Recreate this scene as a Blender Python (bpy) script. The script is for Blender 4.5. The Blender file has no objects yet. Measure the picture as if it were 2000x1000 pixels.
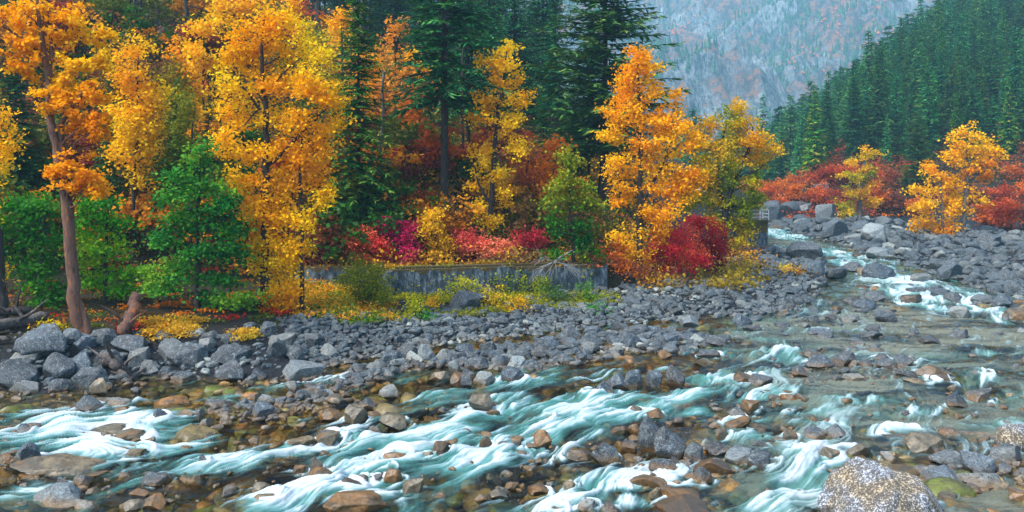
import bpy, math, random
import numpy as np
from mathutils import Vector

# ------------------------------------------------------------------ camera, world, sun, exposure
sc = bpy.context.scene
COL = sc.collection
F, H, HZ = 1664.0, 7.0, 340.0          # focal length in photo pixels, eye height, horizon row
cam_d = bpy.data.cameras.new('camera')
cam = bpy.data.objects.new('camera', cam_d); COL.objects.link(cam)
cam.location = (0, 0, H); cam.rotation_euler = (math.radians(90), 0, 0)
cam_d.sensor_width = 36; cam_d.lens = 36 * F / 2000
cam_d.shift_y = -(500 - HZ) / 2000
cam_d.clip_start = 0.1; cam_d.clip_end = 6000
sc.camera = cam

SUN_EL, SUN_AZ = 52, 236               # behind the camera, to the left
w = bpy.data.worlds.new('World'); sc.world = w; w.use_nodes = True
nt = w.node_tree
sky = nt.nodes.new('ShaderNodeTexSky'); sky.sky_type = 'NISHITA'; sky.sun_disc = False
sky.sun_elevation = math.radians(SUN_EL); sky.sun_rotation = math.radians(SUN_AZ)
sky.dust_density = 3.0; sky.air_density = 1.0; sky.ozone_density = 1.0
bg = nt.nodes['Background']; bg.inputs[1].default_value = 0.09
nt.links.new(sky.outputs[0], bg.inputs[0])
sl = bpy.data.lights.new('sun', 'SUN'); sl.energy = 1.5; sl.angle = math.radians(10); sl.color = (1, 0.95, 0.87)
so = bpy.data.objects.new('sun', sl); COL.objects.link(so)
_a, _e = math.radians(SUN_AZ), math.radians(SUN_EL)
sd = Vector((math.sin(_a) * math.cos(_e), math.cos(_a) * math.cos(_e), math.sin(_e)))
so.rotation_euler = sd.to_track_quat('Z', 'Y').to_euler(); so.location = (0, -20, 60)
sc.view_settings.view_transform = 'Standard'; sc.view_settings.look = 'None'
sc.view_settings.exposure = 2.12; sc.view_settings.gamma = 1
sc.cycles.max_bounces = 6; sc.cycles.diffuse_bounces = 3; sc.cycles.glossy_bounces = 2
sc.cycles.transmission_bounces = 3; sc.cycles.transparent_max_bounces = 8; sc.cycles.volume_bounces = 1
sc.cycles.caustics_reflective = False; sc.cycles.caustics_refractive = False

rng = np.random.default_rng(11)
random.seed(5)
PI = math.pi

# ------------------------------------------------------------------ small helpers
def S(r, g, b):
    return tuple(((c / 255) / 12.92 if c <= 10 else (((c / 255) + .055) / 1.055) ** 2.4) for c in (r, g, b))

def hash2(ix, iy, seed):
    h = (ix.astype(np.int64) * 374761393 + iy.astype(np.int64) * 668265263 + seed * 1442695041) & 0xFFFFFFFF
    h = ((h ^ (h >> 13)) * 1274126177) & 0xFFFFFFFF
    h = h ^ (h >> 16)
    return (h & 0xFFFFFF) / float(0xFFFFFF)

def vnoise(x, y, seed=0):
    x = np.asarray(x, float); y = np.asarray(y, float)
    ix = np.floor(x); iy = np.floor(y); fx = x - ix; fy = y - iy
    fx = fx * fx * fx * (fx * (fx * 6 - 15) + 10); fy = fy * fy * fy * (fy * (fy * 6 - 15) + 10)
    a = hash2(ix, iy, seed); b = hash2(ix + 1, iy, seed); c = hash2(ix, iy + 1, seed); d = hash2(ix + 1, iy + 1, seed)
    return (a + (b - a) * fx) * (1 - fy) + (c + (d - c) * fx) * fy

def fbm(x, y, octv=4, seed=0, gain=.5):
    s = 0; a = 1; t = 0; x = np.asarray(x, float); y = np.asarray(y, float)
    for o in range(octv):
        s = s + a * vnoise(x, y, seed + o * 17); t += a; a *= gain; x = x * 2.03 + 11.3; y = y * 2.03 + 5.7
    return s / t

def sstep(a, b, x):
    t = np.clip((x - a) / (b - a), 0, 1); return t * t * (3 - 2 * t)

def gp(px, py, z=0.0):
    Y = (H - z) * F / (py - HZ); return ((px - 1000) / F * Y, Y)

def mesh_np(name, V, faces, attrs=None, smooth=True, mat=None):
    """faces: list of (n,k) int arrays; attrs: name -> (domain, array)"""
    me = bpy.data.meshes.new(name)
    V = np.asarray(V, np.float32)
    me.vertices.add(len(V)); me.vertices.foreach_set('co', V.ravel())
    faces = [np.asarray(f, np.int32) for f in faces if len(f)]
    nl = sum(f.size for f in faces); npoly = sum(len(f) for f in faces)
    me.loops.add(nl); me.polygons.add(npoly)
    me.loops.foreach_set('vertex_index', np.concatenate([f.ravel() for f in faces]))
    st = []; off = 0
    for f in faces:
        st.append(off + np.arange(len(f)) * f.shape[1]); off += f.size
    me.polygons.foreach_set('loop_start', np.concatenate(st).astype(np.int32))
    me.polygons.foreach_set('use_smooth', np.full(npoly, smooth, bool))
    me.update(calc_edges=True)
    if attrs:
        for k, (dom, a) in attrs.items():
            a = np.asarray(a, np.float32)
            if a.ndim == 1:
                at = me.attributes.new(k, 'FLOAT', dom); at.data.foreach_set('value', a)
            else:
                if a.shape[1] == 3: a = np.concatenate([a, np.ones((len(a), 1), np.float32)], 1)
                at = me.attributes.new(k, 'FLOAT_COLOR', dom); at.data.foreach_set('color', a.ravel())
    if mat: me.materials.append(mat)
    return me

def link(name, me, parent=None, loc=(0, 0, 0), label=None, cat=None, group=None, kind=None):
    o = bpy.data.objects.new(name, me); COL.objects.link(o); o.location = loc
    if parent: o.parent = parent
    tag(o, label, cat, group, kind); return o

def tag(o, label=None, cat=None, group=None, kind=None):
    if label: o['label'] = label
    if cat: o['category'] = cat
    if group: o['group'] = group
    if kind: o['kind'] = kind
    return o

def thing(name, loc, label, cat, group=None):
    return link(name, None, None, loc, label, cat, group)

def copy_thing(o, loc, rz=0, scale=1, label=None, color=None):
    r = o.copy(); COL.objects.link(r); r.location = loc; r.rotation_euler = (0, 0, rz)
    r.scale = (scale,) * 3 if np.isscalar(scale) else scale
    if label: r['label'] = label
    for ch in o.children:
        c = ch.copy(); COL.objects.link(c); c.parent = r
        if color is not None and ch.name.startswith('crown'): c.color = (*color, 1)
    if color is not None: r.color = (*color, 1)
    return r

def tubes(paths, sides=6):
    """paths: list of (points, radii)"""
    VV, FF = [], []; base = 0
    for pts, rad in paths:
        pts = np.asarray(pts, float); n = len(pts)
        tan = np.gradient(pts, axis=0); tan /= np.linalg.norm(tan, axis=1, keepdims=True) + 1e-9
        ref = np.array([.3, .9, .1]) if abs(tan[0][2]) > .5 else np.array([0, 0, 1.])
        u = np.cross(tan, ref); u /= np.linalg.norm(u, axis=1, keepdims=True) + 1e-9
        v = np.cross(tan, u)
        ang = np.arange(sides) * 2 * PI / sides
        ring = pts[:, None, :] + np.asarray(rad)[:, None, None] * (np.cos(ang)[None, :, None] * u[:, None, :] + np.sin(ang)[None, :, None] * v[:, None, :])
        VV.append(ring.reshape(-1, 3))
        i = np.arange(n - 1)[:, None] * sides; j = np.arange(sides)[None, :]; jn = (j + 1) % sides
        f = np.stack([i + j, i + jn, i + sides + jn, i + sides + j], -1).reshape(-1, 4) + base
        FF.append(f); base += n * sides
    return np.concatenate(VV), [np.concatenate(FF)]

# ------------------------------------------------------------------ materials
def newmat(name):
    m = bpy.data.materials.new(name); m.use_nodes = True; t = m.node_tree
    for n in list(t.nodes): t.nodes.remove(n)
    out = t.nodes.new('ShaderNodeOutputMaterial')
    return m, t, out
def N(t, typ, **kw):
    n = t.nodes.new(typ)
    for k, v in kw.items(): setattr(n, k, v)
    return n
def L(t, a, b): t.links.new(a, b)
def noise(t, vec, scale, detail=4, rough=.55, dist=0):
    n = N(t, 'ShaderNodeTexNoise'); n.inputs['Scale'].default_value = scale; n.inputs['Detail'].default_value = detail
    n.inputs['Roughness'].default_value = rough; n.inputs['Distortion'].default_value = dist
    if vec is not None: L(t, vec, n.inputs['Vector'])
    return n
def ramp(t, fac, stops, interp='LINEAR'):
    r = N(t, 'ShaderNodeValToRGB'); r.color_ramp.interpolation = interp
    el = r.color_ramp.elements
    while len(el) < len(stops): el.new(.5)
    for e, (p, c) in zip(el, stops): e.position = p; e.color = (*c, 1) if len(c) == 3 else c
    L(t, fac, r.inputs[0]); return r
def mix(t, fac, a, b, mode='MIX'):
    m = N(t, 'ShaderNodeMix', data_type='RGBA', blend_type=mode)
    for s, v in ((0, fac), (6, a), (7, b)):
        if isinstance(v, (int, float)): m.inputs[s].default_value = v
        elif isinstance(v, tuple): m.inputs[s].default_value = (*v, 1)
        else: L(t, v, m.inputs[s])
    return m.outputs[2]
def math_(t, op, a, b=None, clamp=False):
    m = N(t, 'ShaderNodeMath', operation=op, use_clamp=clamp)
    for s, v in ((0, a), (1, b)):
        if v is None: continue
        if isinstance(v, (int, float)): m.inputs[s].default_value = v
        else: L(t, v, m.inputs[s])
    return m.outputs[0]
def bump(t, h, strength, dist, nrm=None):
    b = N(t, 'ShaderNodeBump'); b.inputs['Strength'].default_value = strength; b.inputs['Distance'].default_value = dist
    L(t, h, b.inputs['Height'])
    if nrm is not None: L(t, nrm, b.inputs['Normal'])
    return b.outputs[0]
def bsdf(t, out, col=None, rough=.8, nrm=None, spec=.5):
    p = N(t, 'ShaderNodeBsdfPrincipled')
    if col is not None:
        if isinstance(col, tuple): p.inputs['Base Color'].default_value = (*col, 1)
        else: L(t, col, p.inputs['Base Color'])
    if isinstance(rough, (int, float)): p.inputs['Roughness'].default_value = rough
    else: L(t, rough, p.inputs['Roughness'])
    p.inputs['Specular IOR Level'].default_value = spec
    if nrm is not None: L(t, nrm, p.inputs['Normal'])
    L(t, p.outputs[0], out.inputs[0]); return p

def leaf_material(name, trans=.42):
    m, t, out = newmat(name)
    at = N(t, 'ShaderNodeAttribute', attribute_name='tint'); oi = N(t, 'ShaderNodeObjectInfo')
    c = mix(t, 1.0, at.outputs['Color'], oi.outputs['Color'], 'MULTIPLY')
    d = N(t, 'ShaderNodeBsdfDiffuse'); tr = N(t, 'ShaderNodeBsdfTranslucent'); ms = N(t, 'ShaderNodeMixShader')
    ms.inputs[0].default_value = trans
    L(t, c, d.inputs[0]); L(t, c, tr.inputs[0]); L(t, d.outputs[0], ms.inputs[1]); L(t, tr.outputs[0], ms.inputs[2])
    g = N(t, 'ShaderNodeBsdfGlossy'); g.inputs['Roughness'].default_value = .5; g.inputs[0].default_value = (1, 1, 1, 1)
    m2 = N(t, 'ShaderNodeMixShader'); m2.inputs[0].default_value = .006
    L(t, ms.outputs[0], m2.inputs[1]); L(t, g.outputs[0], m2.inputs[2]); L(t, m2.outputs[0], out.inputs[0])
    return m
M_LEAF = leaf_material('leaves'); M_NEEDLE = leaf_material('needles', .12)

def bark_material(name, c1, c2, scale=6, zs=.25):
    m, t, out = newmat(name)
    g = N(t, 'ShaderNodeNewGeometry'); mp = N(t, 'ShaderNodeMapping'); mp.inputs['Scale'].default_value = (1, 1, zs)
    L(t, g.outputs['Position'], mp.inputs[0])
    n = noise(t, mp.outputs[0], scale, 5, .65); n2 = noise(t, g.outputs['Position'], 1.1, 3)
    f = math_(t, 'ADD', math_(t, 'MULTIPLY', n.outputs[0], .7), math_(t, 'MULTIPLY', n2.outputs[0], .4))
    c = ramp(t, f, [(.42, tuple(x * .25 for x in c1)), (.52, c1), (.6, c1), (.68, c2)])
    bsdf(t, out, c.outputs[0], .9, bump(t, n.outputs[0], .9, .06))
    return m
M_BARK_RED = bark_material('red_lichen_bark', (.13, .065, .045), (.40, .11, .025), 13, .22)
M_BARK = bark_material('dark_bark', (.025, .02, .02), (.075, .06, .055), 8)
M_BARK_PALE = bark_material('pale_bark', (.12, .11, .1), (.25, .23, .21), 8)
M_WOOD = bark_material('weathered_wood', (.09, .075, .07), (.22, .19, .17), 9, 1)

def rock_material(name, use_attr, lichen=.35, tint=(1, 1, 1)):
    m, t, out = newmat(name)
    g = N(t, 'ShaderNodeNewGeometry'); P = g.outputs['Position']
    if use_attr: r = N(t, 'ShaderNodeAttribute', attribute_name='rnd').outputs['Fac']
    else: r = N(t, 'ShaderNodeObjectInfo').outputs['Random']
    base = ramp(t, r, [(0, (.010, .013, .021)), (.25, (.024, .031, .044)), (.45, (.038, .044, .053)), (.58, (.036, .027, .025)),
                       (.72, (.055, .063, .075)), (.88, (.14, .135, .125)), (1, (.32, .31, .28))])
    n1 = noise(t, P, 2.2, 6, .68); n2 = noise(t, P, 14, 5, .75); n3 = noise(t, P, 45, 3, .7)
    c = mix(t, math_(t, 'MULTIPLY', ramp(t, n1.outputs[0], [(.35, (0, 0, 0)), (.62, (1, 1, 1))]).outputs[0], .8), base.outputs[0], (.095, .112, .13), 'MIX')
    c = mix(t, .55, base.outputs[0], c)
    # dark veins and pits
    c = mix(t, ramp(t, n2.outputs[0], [(.34, (.85,) * 3), (.46, (0, 0, 0))]).outputs[0], c, (.008, .009, .013))
    # pale lichen spots
    c = mix(t, math_(t, 'MULTIPLY', ramp(t, n3.outputs[0], [(.54, (0, 0, 0)), (.64, (1, 1, 1))]).outputs[0], lichen), c, (.42, .45, .44))
    n5 = noise(t, P, 7, 4, .8)
    c = mix(t, math_(t, 'MULTIPLY', ramp(t, n5.outputs[0], [(.56, (0, 0, 0)), (.62, (1, 1, 1))]).outputs[0], lichen * .8), c, (.34, .37, .37))
    c = mix(t, math_(t, 'MULTIPLY', ramp(t, n5.outputs[0], [(.36, (1, 1, 1)), (.43, (0, 0, 0))]).outputs[0], .8), c, (.012, .014, .02))
    # rusty stain patches
    n4 = noise(t, P, .9, 3, .6)
    sp = N(t, 'ShaderNodeSeparateXYZ'); L(t, P, sp.inputs[0])
    low = ramp(t, math_(t, 'ADD', sp.outputs[2], math_(t, 'MULTIPLY', n1.outputs[0], .3)), [(.2, (1, 1, 1)), (.36, (0, 0, 0))]).outputs[0]
    near = ramp(t, math_(t, 'DIVIDE', sp.outputs[1], 60.), [(.45, (1, 1, 1)), (.62, (.1,) * 3)]).outputs[0]
    st = math_(t, 'MULTIPLY', math_(t, 'MULTIPLY', low, near), ramp(t, n4.outputs[0], [(.38, (.25,) * 3), (.55, (1, 1, 1))]).outputs[0])
    c = mix(t, math_(t, 'MULTIPLY', st, .8), c, mix(t, n2.outputs[0], (.05, .024, .008), (.30, .15, .045)))
    c = mix(t, 1.0, c, tint, 'MULTIPLY')
    wet = ramp(t, sp.outputs[2], [(.05, (.22,) * 3), (.14, (.75,) * 3)]).outputs[0]
    hgt = math_(t, 'ADD', math_(t, 'MULTIPLY', n1.outputs[0], .7), math_(t, 'MULTIPLY', n2.outputs[0], .3))
    bsdf(t, out, c, wet, bump(t, hgt, .85, .09), .4)
    return m
M_ROCK = rock_material('river_rock', False, .45, (.95, 1.0, 1.0)); M_ROCKS = rock_material('scattered_rock', True, .42, (.92, 1.02, 1.03))
M_ROCK_BLUE = rock_material('blue_grey_rock', False, .5, (.95, 1.08, 1.16))

def granite_material():
    m, t, out = newmat('speckled_granite')
    g = N(t, 'ShaderNodeNewGeometry'); P = g.outputs['Position']
    n1 = noise(t, P, 1.2, 4, .6); n2 = noise(t, P, 26, 3, .75); n3 = noise(t, P, 60, 2, .6); n4 = noise(t, P, 11, 3, .6)
    c = ramp(t, n1.outputs[0], [(.42, (.56, .42, .23)), (.50, (.50, .45, .37)), (.56, (.56, .62, .72))]).outputs[0]
    c = mix(t, math_(t, 'MULTIPLY', n3.outputs[0], .5), c, (.5, .49, .46))
    f = math_(t, 'ADD', n2.outputs[0], math_(t, 'MULTIPLY', n4.outputs[0], .35))
    c = mix(t, ramp(t, f, [(.60, (0, 0, 0)), (.67, (.85,) * 3)]).outputs[0], c, (.03, .027, .03))
    h = math_(t, 'ADD', math_(t, 'MULTIPLY', n1.outputs[0], .6), math_(t, 'MULTIPLY', n2.outputs[0], .4))
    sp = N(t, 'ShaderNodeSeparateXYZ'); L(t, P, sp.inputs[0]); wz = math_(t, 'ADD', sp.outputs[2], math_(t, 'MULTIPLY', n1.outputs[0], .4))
    n6 = noise(t, P, 2.5, 6, .7, 1.5)
    c = mix(t, ramp(t, n6.outputs[0], [(.47, (0, 0, 0)), (.495, (.85,) * 3), (.505, (.85,) * 3), (.53, (0, 0, 0))]).outputs[0], c, (.07, .06, .055))
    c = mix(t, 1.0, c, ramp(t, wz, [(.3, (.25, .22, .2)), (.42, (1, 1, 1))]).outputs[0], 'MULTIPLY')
    bsdf(t, out, c, .85, bump(t, h, 1, .09), .3)
    return m
M_GRANITE = granite_material()

def amber_material(name, use_attr):
    m, t, out = newmat(name)
    g = N(t, 'ShaderNodeNewGeometry'); P = g.outputs['Position']
    if use_attr: r = N(t, 'ShaderNodeAttribute', attribute_name='rnd').outputs['Fac']
    else: r = N(t, 'ShaderNodeObjectInfo').outputs['Random']
    base = ramp(t, r, [(0, (.05, .03, .01)), (.25, (.17, .09, .02)), (.45, (.11, .15, .012)), (.6, (.30, .13, .03)), (.8, (.19, .15, .06)), (1, (.34, .2, .07))])
    n1 = noise(t, P, 3, 5, .65); n2 = noise(t, P, 16, 4, .7); n7 = noise(t, P, 1.6, 4, .6)
    if not use_attr:
        base = ramp(t, math_(t, 'ADD', math_(t, 'MULTIPLY', r, .5), math_(t, 'MULTIPLY', n7.outputs[0], .7)), [(.2, (.035, .03, .028)), (.42, (.09, .05, .022)), (.58, (.20, .095, .025)), (.72, (.11, .10, .075)), (.9, (.24, .17, .09))])
    c = mix(t, ramp(t, n1.outputs[0], [(.38, (.85,) * 3), (.56, (0, 0, 0))]).outputs[0], base.outputs[0], (.05, .04, .022))
    c = mix(t, ramp(t, n2.outputs[0], [(.36, (.7,) * 3), (.5, (0, 0, 0))]).outputs[0], c, (.03, .022, .015))
    bsdf(t, out, c, .45, bump(t, n1.outputs[0], .8, .06), .5)
    return m
M_AMBER = amber_material('wet_amber_rock', True); M_AMBER_O = amber_material('wet_amber_boulder', False)

def ground_material():
    m, t, out = newmat('ground')
    g = N(t, 'ShaderNodeNewGeometry'); P = g.outputs['Position']
    bed = N(t, 'ShaderNodeAttribute', attribute_name='bed').outputs['Fac']
    veg = N(t, 'ShaderNodeAttribute', attribute_name='veg').outputs['Fac']
    vo = N(t, 'ShaderNodeTexVoronoi'); vo.inputs['Scale'].default_value = 3.2; L(t, P, vo.inputs['Vector'])
    n1 = noise(t, P, .5, 4, .6); n2 = noise(t, P, 7, 5, .7)
    cb = ramp(t, N(t, 'ShaderNodeSeparateColor').outputs[0], [(0, (.10, .06, .02)), (.4, (.2, .13, .04)), (.6, (.09, .11, .03)), (1, (.26, .18, .08))])
    sepc = cb.inputs[0].links[0].from_node; L(t, vo.outputs['Color'], sepc.inputs[0])
    edge = ramp(t, vo.outputs['Distance'], [(.25, (0, 0, 0)), (.55, (1, 1, 1))]).outputs[0]
    cb = mix(t, edge, cb.outputs[0], (.035, .028, .015))
    cg = ramp(t, n2.outputs[0], [(.3, (.006, .007, .01)), (.6, (.022, .024, .03))]).outputs[0]
    cv = ramp(t, n2.outputs[0], [(.3, (.008, .007, .006)), (.5, (.022, .017, .01)), (.62, (.05, .032, .013)), (.7, (.1, .05, .01))]).outputs[0]
    cv = mix(t, ramp(t, n1.outputs[0], [(.45, (0, 0, 0)), (.6, (.7,) * 3)]).outputs[0], cv, (.02, .025, .008))
    c = mix(t, bed, cg, cb); c = mix(t, veg, c, cv)
    bsdf(t, out, c, .85, bump(t, n2.outputs[0], .8, .15), .2)
    return m
M_GROUND = ground_material()

def water_material():
    m, t, out = newmat('river_water')
    foam = N(t, 'ShaderNodeAttribute', attribute_name='foam').outputs['Fac']
    milk = N(t, 'ShaderNodeAttribute', attribute_name='milk').outputs['Fac']
    deep = N(t, 'ShaderNodeAttribute', attribute_name='deep').outputs['Fac']
    tr = N(t, 'ShaderNodeBsdfTransparent')
    L(t, mix(t, deep, (.86, .84, .62), (.74, .78, .6)), tr.inputs[0])
    gl = N(t, 'ShaderNodeBsdfGlossy'); gl.inputs['Roughness'].default_value = .13
    fr = N(t, 'ShaderNodeFresnel'); fr.inputs[0].default_value = 1.33
    cl = N(t, 'ShaderNodeMixShader'); L(t, math_(t, 'MULTIPLY', fr.outputs[0], 1.0, True), cl.inputs[0]); L(t, tr.outputs[0], cl.inputs[1]); L(t, gl.outputs[0], cl.inputs[2])
    dm = N(t, 'ShaderNodeBsdfDiffuse')
    L(t, mix(t, deep, (.07, .23, .215), (.17, .18, .14)), dm.inputs[0])
    m1 = N(t, 'ShaderNodeMixShader'); L(t, milk, m1.inputs[0]); L(t, cl.outputs[0], m1.inputs[1]); L(t, dm.outputs[0], m1.inputs[2])
    pf = N(t, 'ShaderNodeBsdfPrincipled'); pf.inputs['Roughness'].default_value = .6
    L(t, mix(t, foam, (.16, .36, .39), (.50, .55, .58)), pf.inputs['Base Color'])
    m2 = N(t, 'ShaderNodeMixShader'); L(t, foam, m2.inputs[0]); L(t, m1.outputs[0], m2.inputs[1]); L(t, pf.outputs[0], m2.inputs[2])
    L(t, m2.outputs[0], out.inputs[0])
    return m
M_WATER = water_material()

def concrete_material():
    m, t, out = newmat('old_concrete')
    g = N(t, 'ShaderNodeNewGeometry'); P = g.outputs['Position']
    mp = N(t, 'ShaderNodeMapping'); mp.inputs['Scale'].default_value = (1, 1, .3); L(t, P, mp.inputs[0])
    n1 = noise(t, mp.outputs[0], 5, 5, .7); n2 = noise(t, P, 9, 4, .7); n3 = noise(t, P, 1.3, 4, .6)
    c = ramp(t, n1.outputs[0], [(.35, (.02, .028, .035)), (.5, (.06, .085, .11)), (.65, (.2, .24, .27))]).outputs[0]
    c = mix(t, ramp(t, n2.outputs[0], [(.35, (.6,) * 3), (.5, (0, 0, 0))]).outputs[0], c, (.04, .045, .05))
    sp = N(t, 'ShaderNodeSeparateXYZ'); L(t, P, sp.inputs[0])
    top = math_(t, 'ADD', sp.outputs[2], math_(t, 'MULTIPLY', math_(t, 'SUBTRACT', n3.outputs[0], .5), 1.1))
    c = mix(t, ramp(t, math_(t, 'MULTIPLY', top, .5), [(.9, (0, 0, 0)), (.95, (.9,) * 3)]).outputs[0], c, mix(t, n2.outputs[0], (.03, .02, .01), (.12, .085, .02)))
    bsdf(t, out, c, .9, bump(t, n2.outputs[0], .5, .03), .2)
    return m
M_CONC = concrete_material()
def flat_material(name, c, rough=.5, metal=0):
    m, t, out = newmat(name)
    tc = N(t, 'ShaderNodeTexCoord'); n = noise(t, tc.outputs['Object'], 8, 4)
    p = bsdf(t, out, mix(t, n.outputs[0], tuple(x * .8 for x in c), tuple(min(1, x * 1.15) for x in c)), rough); p.inputs['Metallic'].default_value = metal
    return m

# ------------------------------------------------------------------ land form
def pxpoly(pts, z=0): return np.array([gp(a, b, z) for a, b in pts])
LEFT_SHORE = [(-1500, 900), (-700, 810), (-200, 780), (0, 772), (120, 775), (215, 750), (340, 738), (480, 748), (610, 742), (650, 712), (740, 690),
              (860, 668), (960, 655), (1080, 643), (1200, 630), (1330, 622), (1450, 612), (1560, 598), (1605, 560), (1620, 520),
              (1580, 500), (1515, 487), (1480, 470), (1478, 452)]
land_l = np.vstack([pxpoly(LEFT_SHORE), [(34, 118), (70, 200), (60, 2500), (-3000, 2500), (-3000, 20)]])
RIGHT_SHORE = [(1548, 452), (1592, 464), (1655, 480), (1735, 500), (1800, 525), (1880, 548), (1950, 570), (2000, 588), (2150, 625), (2500, 680), (3300, 740)]
land_r = np.vstack([pxpoly(RIGHT_SHORE), [(300, 30), (3000, 200), (3000, 2500), (75, 2500), (75, 200), (40, 121)]])
BAR = pxpoly([(560, 772), (700, 764), (760, 737), (850, 716), (960, 722), (1050, 728), (1150, 706), (1240, 690), (1340, 688), (1430, 668), (1370, 650), (1260, 642), (1130, 652), (1000, 668), (900, 688), (800, 702), (700, 714), (640, 738)])
BAR2 = pxpoly([(385, 803), (440, 788), (560, 772), (690, 766), (640, 800), (520, 822), (430, 818)])
BAR3 = pxpoly([(1250, 900), (1340, 880), (1500, 900), (1520, 925), (1400, 940), (1270, 925)])
BAR4 = pxpoly([(1690, 900), (1780, 860), (1900, 880), (2050, 860), (2300, 900), (2400, 1000), (1950, 950), (1850, 960)])

def inside(px, py, poly):
    r = np.zeros(px.shape, bool); n = len(poly)
    for i in range(n):
        x1, y1 = poly[i]; x2, y2 = poly[(i + 1) % n]
        c = ((y1 > py) != (y2 > py))
        with np.errstate(divide='ignore', invalid='ignore'):
            xi = (x2 - x1) * (py - y1) / ((y2 - y1) if y2 != y1 else 1e-9) + x1
        r ^= c & (px < xi)
    return r
def dist_poly(px, py, poly):
    d = np.full(px.shape, 1e18); n = len(poly)
    for i in range(n):
        x1, y1 = poly[i]; x2, y2 = poly[(i + 1) % n]; dx, dy = x2 - x1, y2 - y1
        t = np.clip(((px - x1) * dx + (py - y1) * dy) / (dx * dx + dy * dy + 1e-9), 0, 1)
        d = np.minimum(d, (px - x1 - t * dx) ** 2 + (py - y1 - t * dy) ** 2)
    return np.sqrt(d)
def sdp(px, py, poly): return np.where(inside(px, py, poly), 1, -1) * dist_poly(px, py, poly)

def hill_left(X, Y):
    d1 = (-.3 * (X + 6) + .95 * (Y - 48.5)); d1 = np.maximum(d1, 0)
    d2 = np.maximum(.92 * (6 - X) + .39 * (Y - 52), 0)
    h = np.minimum(.8 * d1, .5 * d2)
    h = h * (1 - .75 * sstep(110, 260, Y) * sstep(-30, 0, X / np.maximum(Y, 1) * 100 + 20))
    return h
def hill_right(X, Y):
    a = .75 * (X - .28 * Y - 2); b = .4 * (Y - 122)
    h = np.minimum(np.maximum(a, 0), np.maximum(b, 0))
    return np.minimum(h, 130)
def ground_full(X, Y):
    X = np.asarray(X, float); Y = np.asarray(Y, float)
    sl_ = sdp(X, Y, land_l); sr_ = sdp(X, Y, land_r)
    n = fbm(X * .35, Y * .35, 3, 3) - .5
    lf = sstep(-4, -13, X) * (1 - sstep(50, 70, Y))
    zl = lf * 1.25 * sstep(-.3, 3.6, sl_) + (1 - lf) * (.12 * sstep(0, 1, sl_) + np.minimum(.055 * np.maximum(sl_, 0), 1.0))
    zl = zl + n * .25 * sstep(0, 2, sl_)
    # terrace behind the retaining wall
    wl = np.where(X < -6.95, 45.9, 44.35 + (X + 6.77) * .253)
    tz = sstep(0, .25, Y - wl) * sstep(-14, -11.5, X) * (1 - sstep(5.3, 8.0, X))
    zl = np.where(sl_ > 2, zl * (1 - tz) + 1.9 * tz, zl)
    zr = .15 * sstep(0, 1, sr_) + np.minimum(.05 * np.maximum(sr_, 0), 1.6) + n * .5 * sstep(0, 3, sr_)
    dsh = np.minimum(np.abs(sl_), np.abs(sr_))
    bars = np.maximum.reduce([sdp(X, Y, b) for b in (BAR, BAR2, BAR3, BAR4)]) if True else 0
    zb = -.22 - .5 * sstep(0, 9, dsh) * sstep(1.5, -4, bars) + .27 * sstep(-.6, .5, bars) + n * .14
    z = np.where(sl_ > 0, zl, np.where(sr_ > 0, zr, zb * sstep(-.1, 1.2, dsh) + .0))
    hl = hill_left(X, Y); hr = hill_right(X, Y)
    z = z + hl + hr + (fbm(X * .12, Y * .12, 4, 9) - .5) * (np.minimum(hl + hr, 12) * .35)
    return z, sl_, sr_, bars
def gz(X, Y): return float(ground_full(np.array([X]), np.array([Y]))[0][0])
_HY = np.geomspace(12, 420, 900)
def hit(px, py):
    X = (px - 1000) / F * _HY; Zr = H - (py - HZ) / F * _HY
    g = np.maximum(ground_full(X, _HY)[0], 0)
    i = np.argmax(g >= Zr)
    if not (g >= Zr).any(): i = len(_HY) - 1
    return float(X[i]), float(_HY[i]), float(g[i])

def fan(px0, px1, nx, Ys):
    xs = (np.linspace(px0, px1, nx) - 1000) / F
    Yg, Xg = np.meshgrid(Ys, xs, indexing='ij'); Xg = Xg * Yg
    i = np.arange(len(Ys) - 1)[:, None] * nx + np.arange(nx - 1)[None, :]
    Fq = np.stack([i, i + 1, i + nx + 1, i + nx], -1).reshape(-1, 4)
    return Xg.ravel(), Yg.ravel(), Fq

Ys = np.concatenate([np.geomspace(4, 140, 620), np.geomspace(142, 2600, 120)])
X, Y, Fq = fan(-1600, 3400, 700, Ys)
Z, s1, s2, s3 = ground_full(X, Y)
veg = np.clip(sstep(.5, 3, hill_left(X, Y)) + sstep(.3, 2, hill_right(X, Y)) + sstep(-9, -13, X) * sstep(1.5, 4, s1) * (Y < 60), 0, 1)
veg = np.maximum(veg, (s1 > 2) * sstep(45.5, 46.5, Y) * (1 - sstep(9, 14, X)) * (X < 14))
bed = ((s1 < .2) & (s2 < .2)).astype(float)
ground = link('ground', mesh_np('ground', np.stack([X, Y, Z], -1), [Fq], {'bed': ('POINT', bed), 'veg': ('POINT', veg)}, True, M_GROUND), kind='structure')

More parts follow.
